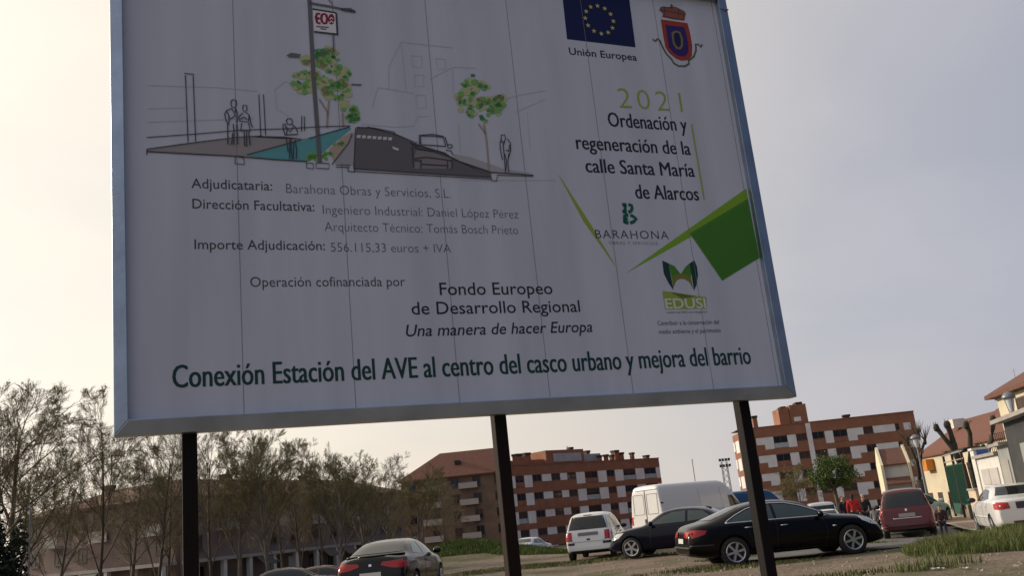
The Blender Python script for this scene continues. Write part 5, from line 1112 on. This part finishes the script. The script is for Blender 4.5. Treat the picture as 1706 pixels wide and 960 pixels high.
street_lamp('street lamp with a hooded lantern at the right edge, before the cream house', (1680, 662), 29.5)
street_lamp('street lamp with a hooded lantern behind the knotty pollarded tree', (1525, 730), 47., hr=.22)
def mast():
    p = at_y(1206, 770, 210.); z0 = -2.6; t = thing('floodlight_mast', 'distant floodlight mast with two rows of lamps behind the white van', 'mast', (p[0], p[1], z0)); h = p[2] - z0
    m = MB()
    for sx in (-.55, .55):
        for sy in (-.55, .55): m.tube([(sx * 1.3, sy * 1.3, 0), (sx, sy, h)], .09, 5)
    k = 0
    while k < h - 1.5: m.tube([(-.6, -.6, k), (.6, -.6, k + 1.3)], .05, 4); m.tube([(.6, -.6, k), (-.6, -.6, k + 1.3)], .05, 4); k += 1.3
    m.build('lattice', lampgrey, t)
    for z in (h - 1.2, h + .1):
        b = MB(); b.box((-1.2, -.7, z), (1.2, -.55, z + .12)); b.build('lamp_bar', lampgrey, t)
        for u in (-1.0, -.35, .35, 1.0): b = MB(); b.box((u - .24, -1.0, z + .13), (u + .24, -.6, z + .6)); b.build('floodlight', darkcap, t)
mast()
for lb, px, top, Y, r in (('thin pale pole sticking up behind the white cargo van', 1153, 767, 60., .03), ('thin grey pole beside the dark hedge at the left edge', 51, 845, 30., .028)):
    p = at_y(px, top, Y); z0 = zg(p[0], p[1]); t = thing('pole', lb, 'pole', (p[0], p[1], z0)); h = p[2] - z0
    m = MB(); m.tube([(0, 0, 0), (0, 0, h)], [r, r * .8], 8); m.build('shaft', lampgrey, t); m = MB(); m.lathe([(.001, h), (r * 1.4, h), (r * 1.2, h + .05), (.001, h + .06)], 8); m.build('cap', lampgrey, t)

# ------------------------------------------------------------------ people
skin = mat('skin', (.42, .24, .17), .6)
def skinned(name, pts, edges, rads, m, parent=None, levels=1):
    me = bpy.data.meshes.new(name); me.from_pydata([tuple(p) for p in pts], edges, []); o = bpy.data.objects.new(name, me); COL.objects.link(o)
    md = o.modifiers.new('skin', 'SKIN'); md.use_smooth_shade = True
    sv = me.skin_vertices[0].data
    for i, r in enumerate(rads): sv[i].radius = (r, r) if not isinstance(r, tuple) else r
    sv[0].use_root = True
    o.modifiers.new('s', 'SUBSURF').levels = levels
    bpy.context.view_layer.update(); dg = bpy.context.evaluated_depsgraph_get(); q = bpy.data.meshes.new_from_object(o.evaluated_get(dg)); bpy.data.objects.remove(o)
    q.name = name; q.materials.clear(); q.materials.append(m)
    return link(name, q, parent)
def person(label, loc, head, H, jacket, trousers, hair, shoes, stride=.0, arm=.12, hairlong=False, bend=.0, skirt=False):
    s = H / 1.72
    t = thing('person', label, 'person', loc, math.pi - R_(head))      # local -y is the way they face
    V = lambda x, y, z: Vector((x, y - bend * max(0, z - .95), z)) * s
    J = [V(0, 0, .95), V(0, 0, 1.12), V(0, 0, 1.32), V(0, 0, 1.44), V(0, -.01, 1.52), V(0, -.02, 1.60), V(0, -.02, 1.68)]
    E = [(0, 1), (1, 2), (2, 3), (3, 4), (4, 5), (5, 6)]; Rd = [(.15, .11), (.14, .105), (.165, .11), (.09, .075), .055, (.085, .10), (.065, .075)]
    limbs = {}
    for sg in (-1, 1):
        b = len(J); J += [V(sg * .09, 0, .88), V(sg * .105, -stride * sg * .5 - .02, .49), V(sg * .11, -stride * sg + .02, .09), V(sg * .115, -stride * sg - .13, .035)]
        E += [(0, b), (b, b + 1), (b + 1, b + 2), (b + 2, b + 3)]; Rd += [.09, .06, .042, .035]
        c = len(J); J += [V(sg * .19, 0, 1.40), V(sg * .245, .02 + stride * sg * .2, 1.13), V(sg * .25, -arm + stride * sg * .3, .90), V(sg * .25, -arm - .03 + stride * sg * .3, .82)]
        E += [(2, c), (c, c + 1), (c + 1, c + 2), (c + 2, c + 3)]; Rd += [.06, .045, .033, .032]
    Rd = [tuple(q * s for q in r) if isinstance(r, tuple) else r * s for r in Rd]
    body = skinned('body', J, E, Rd, skin, t)
    # jacket: torso and sleeves; trousers; shoes; hair
    jj = [V(0, 0, .86), V(0, 0, 1.1), V(0, 0, 1.32), V(0, 0, 1.45)]; je = [(0, 1), (1, 2), (2, 3)]; jr = [(.185, .145), (.17, .135), (.195, .14), (.085, .08)]
    for sg in (-1, 1):
        b = len(jj); jj += [V(sg * .20, 0, 1.395), V(sg * .25, .02 + stride * sg * .2, 1.13), V(sg * .25, -arm + stride * sg * .3, .90)]; je += [(2, b), (b, b + 1), (b + 1, b + 2)]; jr += [.082, .066, .055]
    skinned('jacket', jj, je, [tuple(q * s for q in r) if isinstance(r, tuple) else r * s for r in jr], jacket, t)
    tj = [V(0, 0, .95)]; te = []; trd = [(.165, .125)]
    for sg in (-1, 1):
        b = len(tj); tj += [V(sg * .095, 0, .86), V(sg * .105, -stride * sg * .5 - .02, .49), V(sg * .11, -stride * sg + .02, .10)]; te += [(0, b), (b, b + 1), (b + 1, b + 2)]; trd += [.105, .078, .068]
    skinned('trousers', tj, te, [tuple(q * s for q in r) if isinstance(r, tuple) else r * s for r in trd], trousers, t)
    for sg in (-1, 1): skinned('shoe', [V(sg * .11, -stride * sg + .05, .05), V(sg * .112, -stride * sg - .04, .05), V(sg * .115, -stride * sg - .16, .04)], [(0, 1), (1, 2)], [.05 * s, .052 * s, .04 * s], shoes, t)
    hj = [V(0, .005, 1.70), V(0, .04, 1.63), V(0, .05, 1.55 if not hairlong else 1.42)]; skinned('hair', hj, [(0, 1), (1, 2)], [(.088 * s, .098 * s), (.092 * s, .088 * s), (.06 * s, .05 * s)], hair, t)
    f = MB(); f.lathe([(.001, -.03), (.016, -.01), (.001, .03)], 6, 0, Matrix.Translation(V(0, -.125, 1.60)))
    f.build('nose', skin, body)
    e = MB()
    for sg in (-1, 1): e.lathe([(.001, -.012), (.012, 0), (.001, .012)], 6, 0, Matrix.Translation(V(sg * .033, -.108, 1.635)))
    e.build('eyes', darkcap, body)
    return t
cl = lambda n, c: mat('cloth ' + n, c, .9, var=.25, scale=6)
dkhair, grhair = mat('dark hair', (.012, .010, .009), .7), mat('grey hair', (.36, .34, .33), .8)
def put(px, Y): x = X_at(px, 840, Y); return (x, Y, zg(x, Y) + .005)
person('person in a navy coat with reddish hair, leftmost of the group', put(1404, 43.5), 150, 1.66, cl('navy', (.015, .018, .035)), cl('black', (.012, .012, .014)), mat('auburn hair', (.14, .05, .03), .7), cl('black', (0, 0, 0)))
person('person with dark hair in a bright red jacket, back turned, behind the black bonnet', put(1421, 42.), 15, 1.70, cl('bright red', (.42, .015, .018)), cl('black', (0, 0, 0)), dkhair, cl('black', (0, 0, 0)), hairlong=True)
person('person with grey hair in a black coat, right of the red jacket', put(1439, 42.8), 200, 1.64, cl('black', (0, 0, 0)), cl('charcoal', (.03, .03, .035)), grhair, cl('black', (0, 0, 0)))
person('shorter person with dark hair in a grey jacket, left of the red people carrier', put(1455, 35.5), 30, 1.12, cl('grey', (.16, .16, .18)), cl('charcoal', (0, 0, 0)), mat('dark brown hair', (.035, .018, .014), .7), cl('black', (0, 0, 0)), hairlong=True)
person('small child in dark clothes and white shoes beside the red people carrier', put(1563, 29.6), 200, 1.04, cl('dark maroon', (.035, .012, .018)), cl('dark violet blue', (.022, .02, .045)), dkhair, cl('white', (.7, .7, .7)), stride=.10)

# scraps of paper on the bare ground
for px, py, sz, lb in ((1436, 951, .09, 'crumpled white paper scrap on the bare earth, nearest the right sign post'), (1562, 948, .10, 'pale paper scrap at the lower edge of the weeds on the right'), (1610, 947, .07, 'small white scrap at the foot of the weeds, farthest right')):
    rnd = random.Random(px); p = at_z(px, py, .02); m = MB(); n = 6
    vs = [((i / n - .5) * sz * 2, (j / n - .5) * sz * 1.3, .015 + rnd.random() * sz * .45) for j in range(n + 1) for i in range(n + 1)]
    m.add(vs, [(j * (n + 1) + i, j * (n + 1) + i + 1, (j + 1) * (n + 1) + i + 1, (j + 1) * (n + 1) + i) for j in range(n) for i in range(n)])
    o = m.build('paper_scrap', mat('waste paper', (.62, .60, .57), .8)); o.location = (p[0], p[1], zg(p[0], p[1])); o.rotation_euler = (0, 0, rnd.random() * 3); tag(o, lb, 'litter')
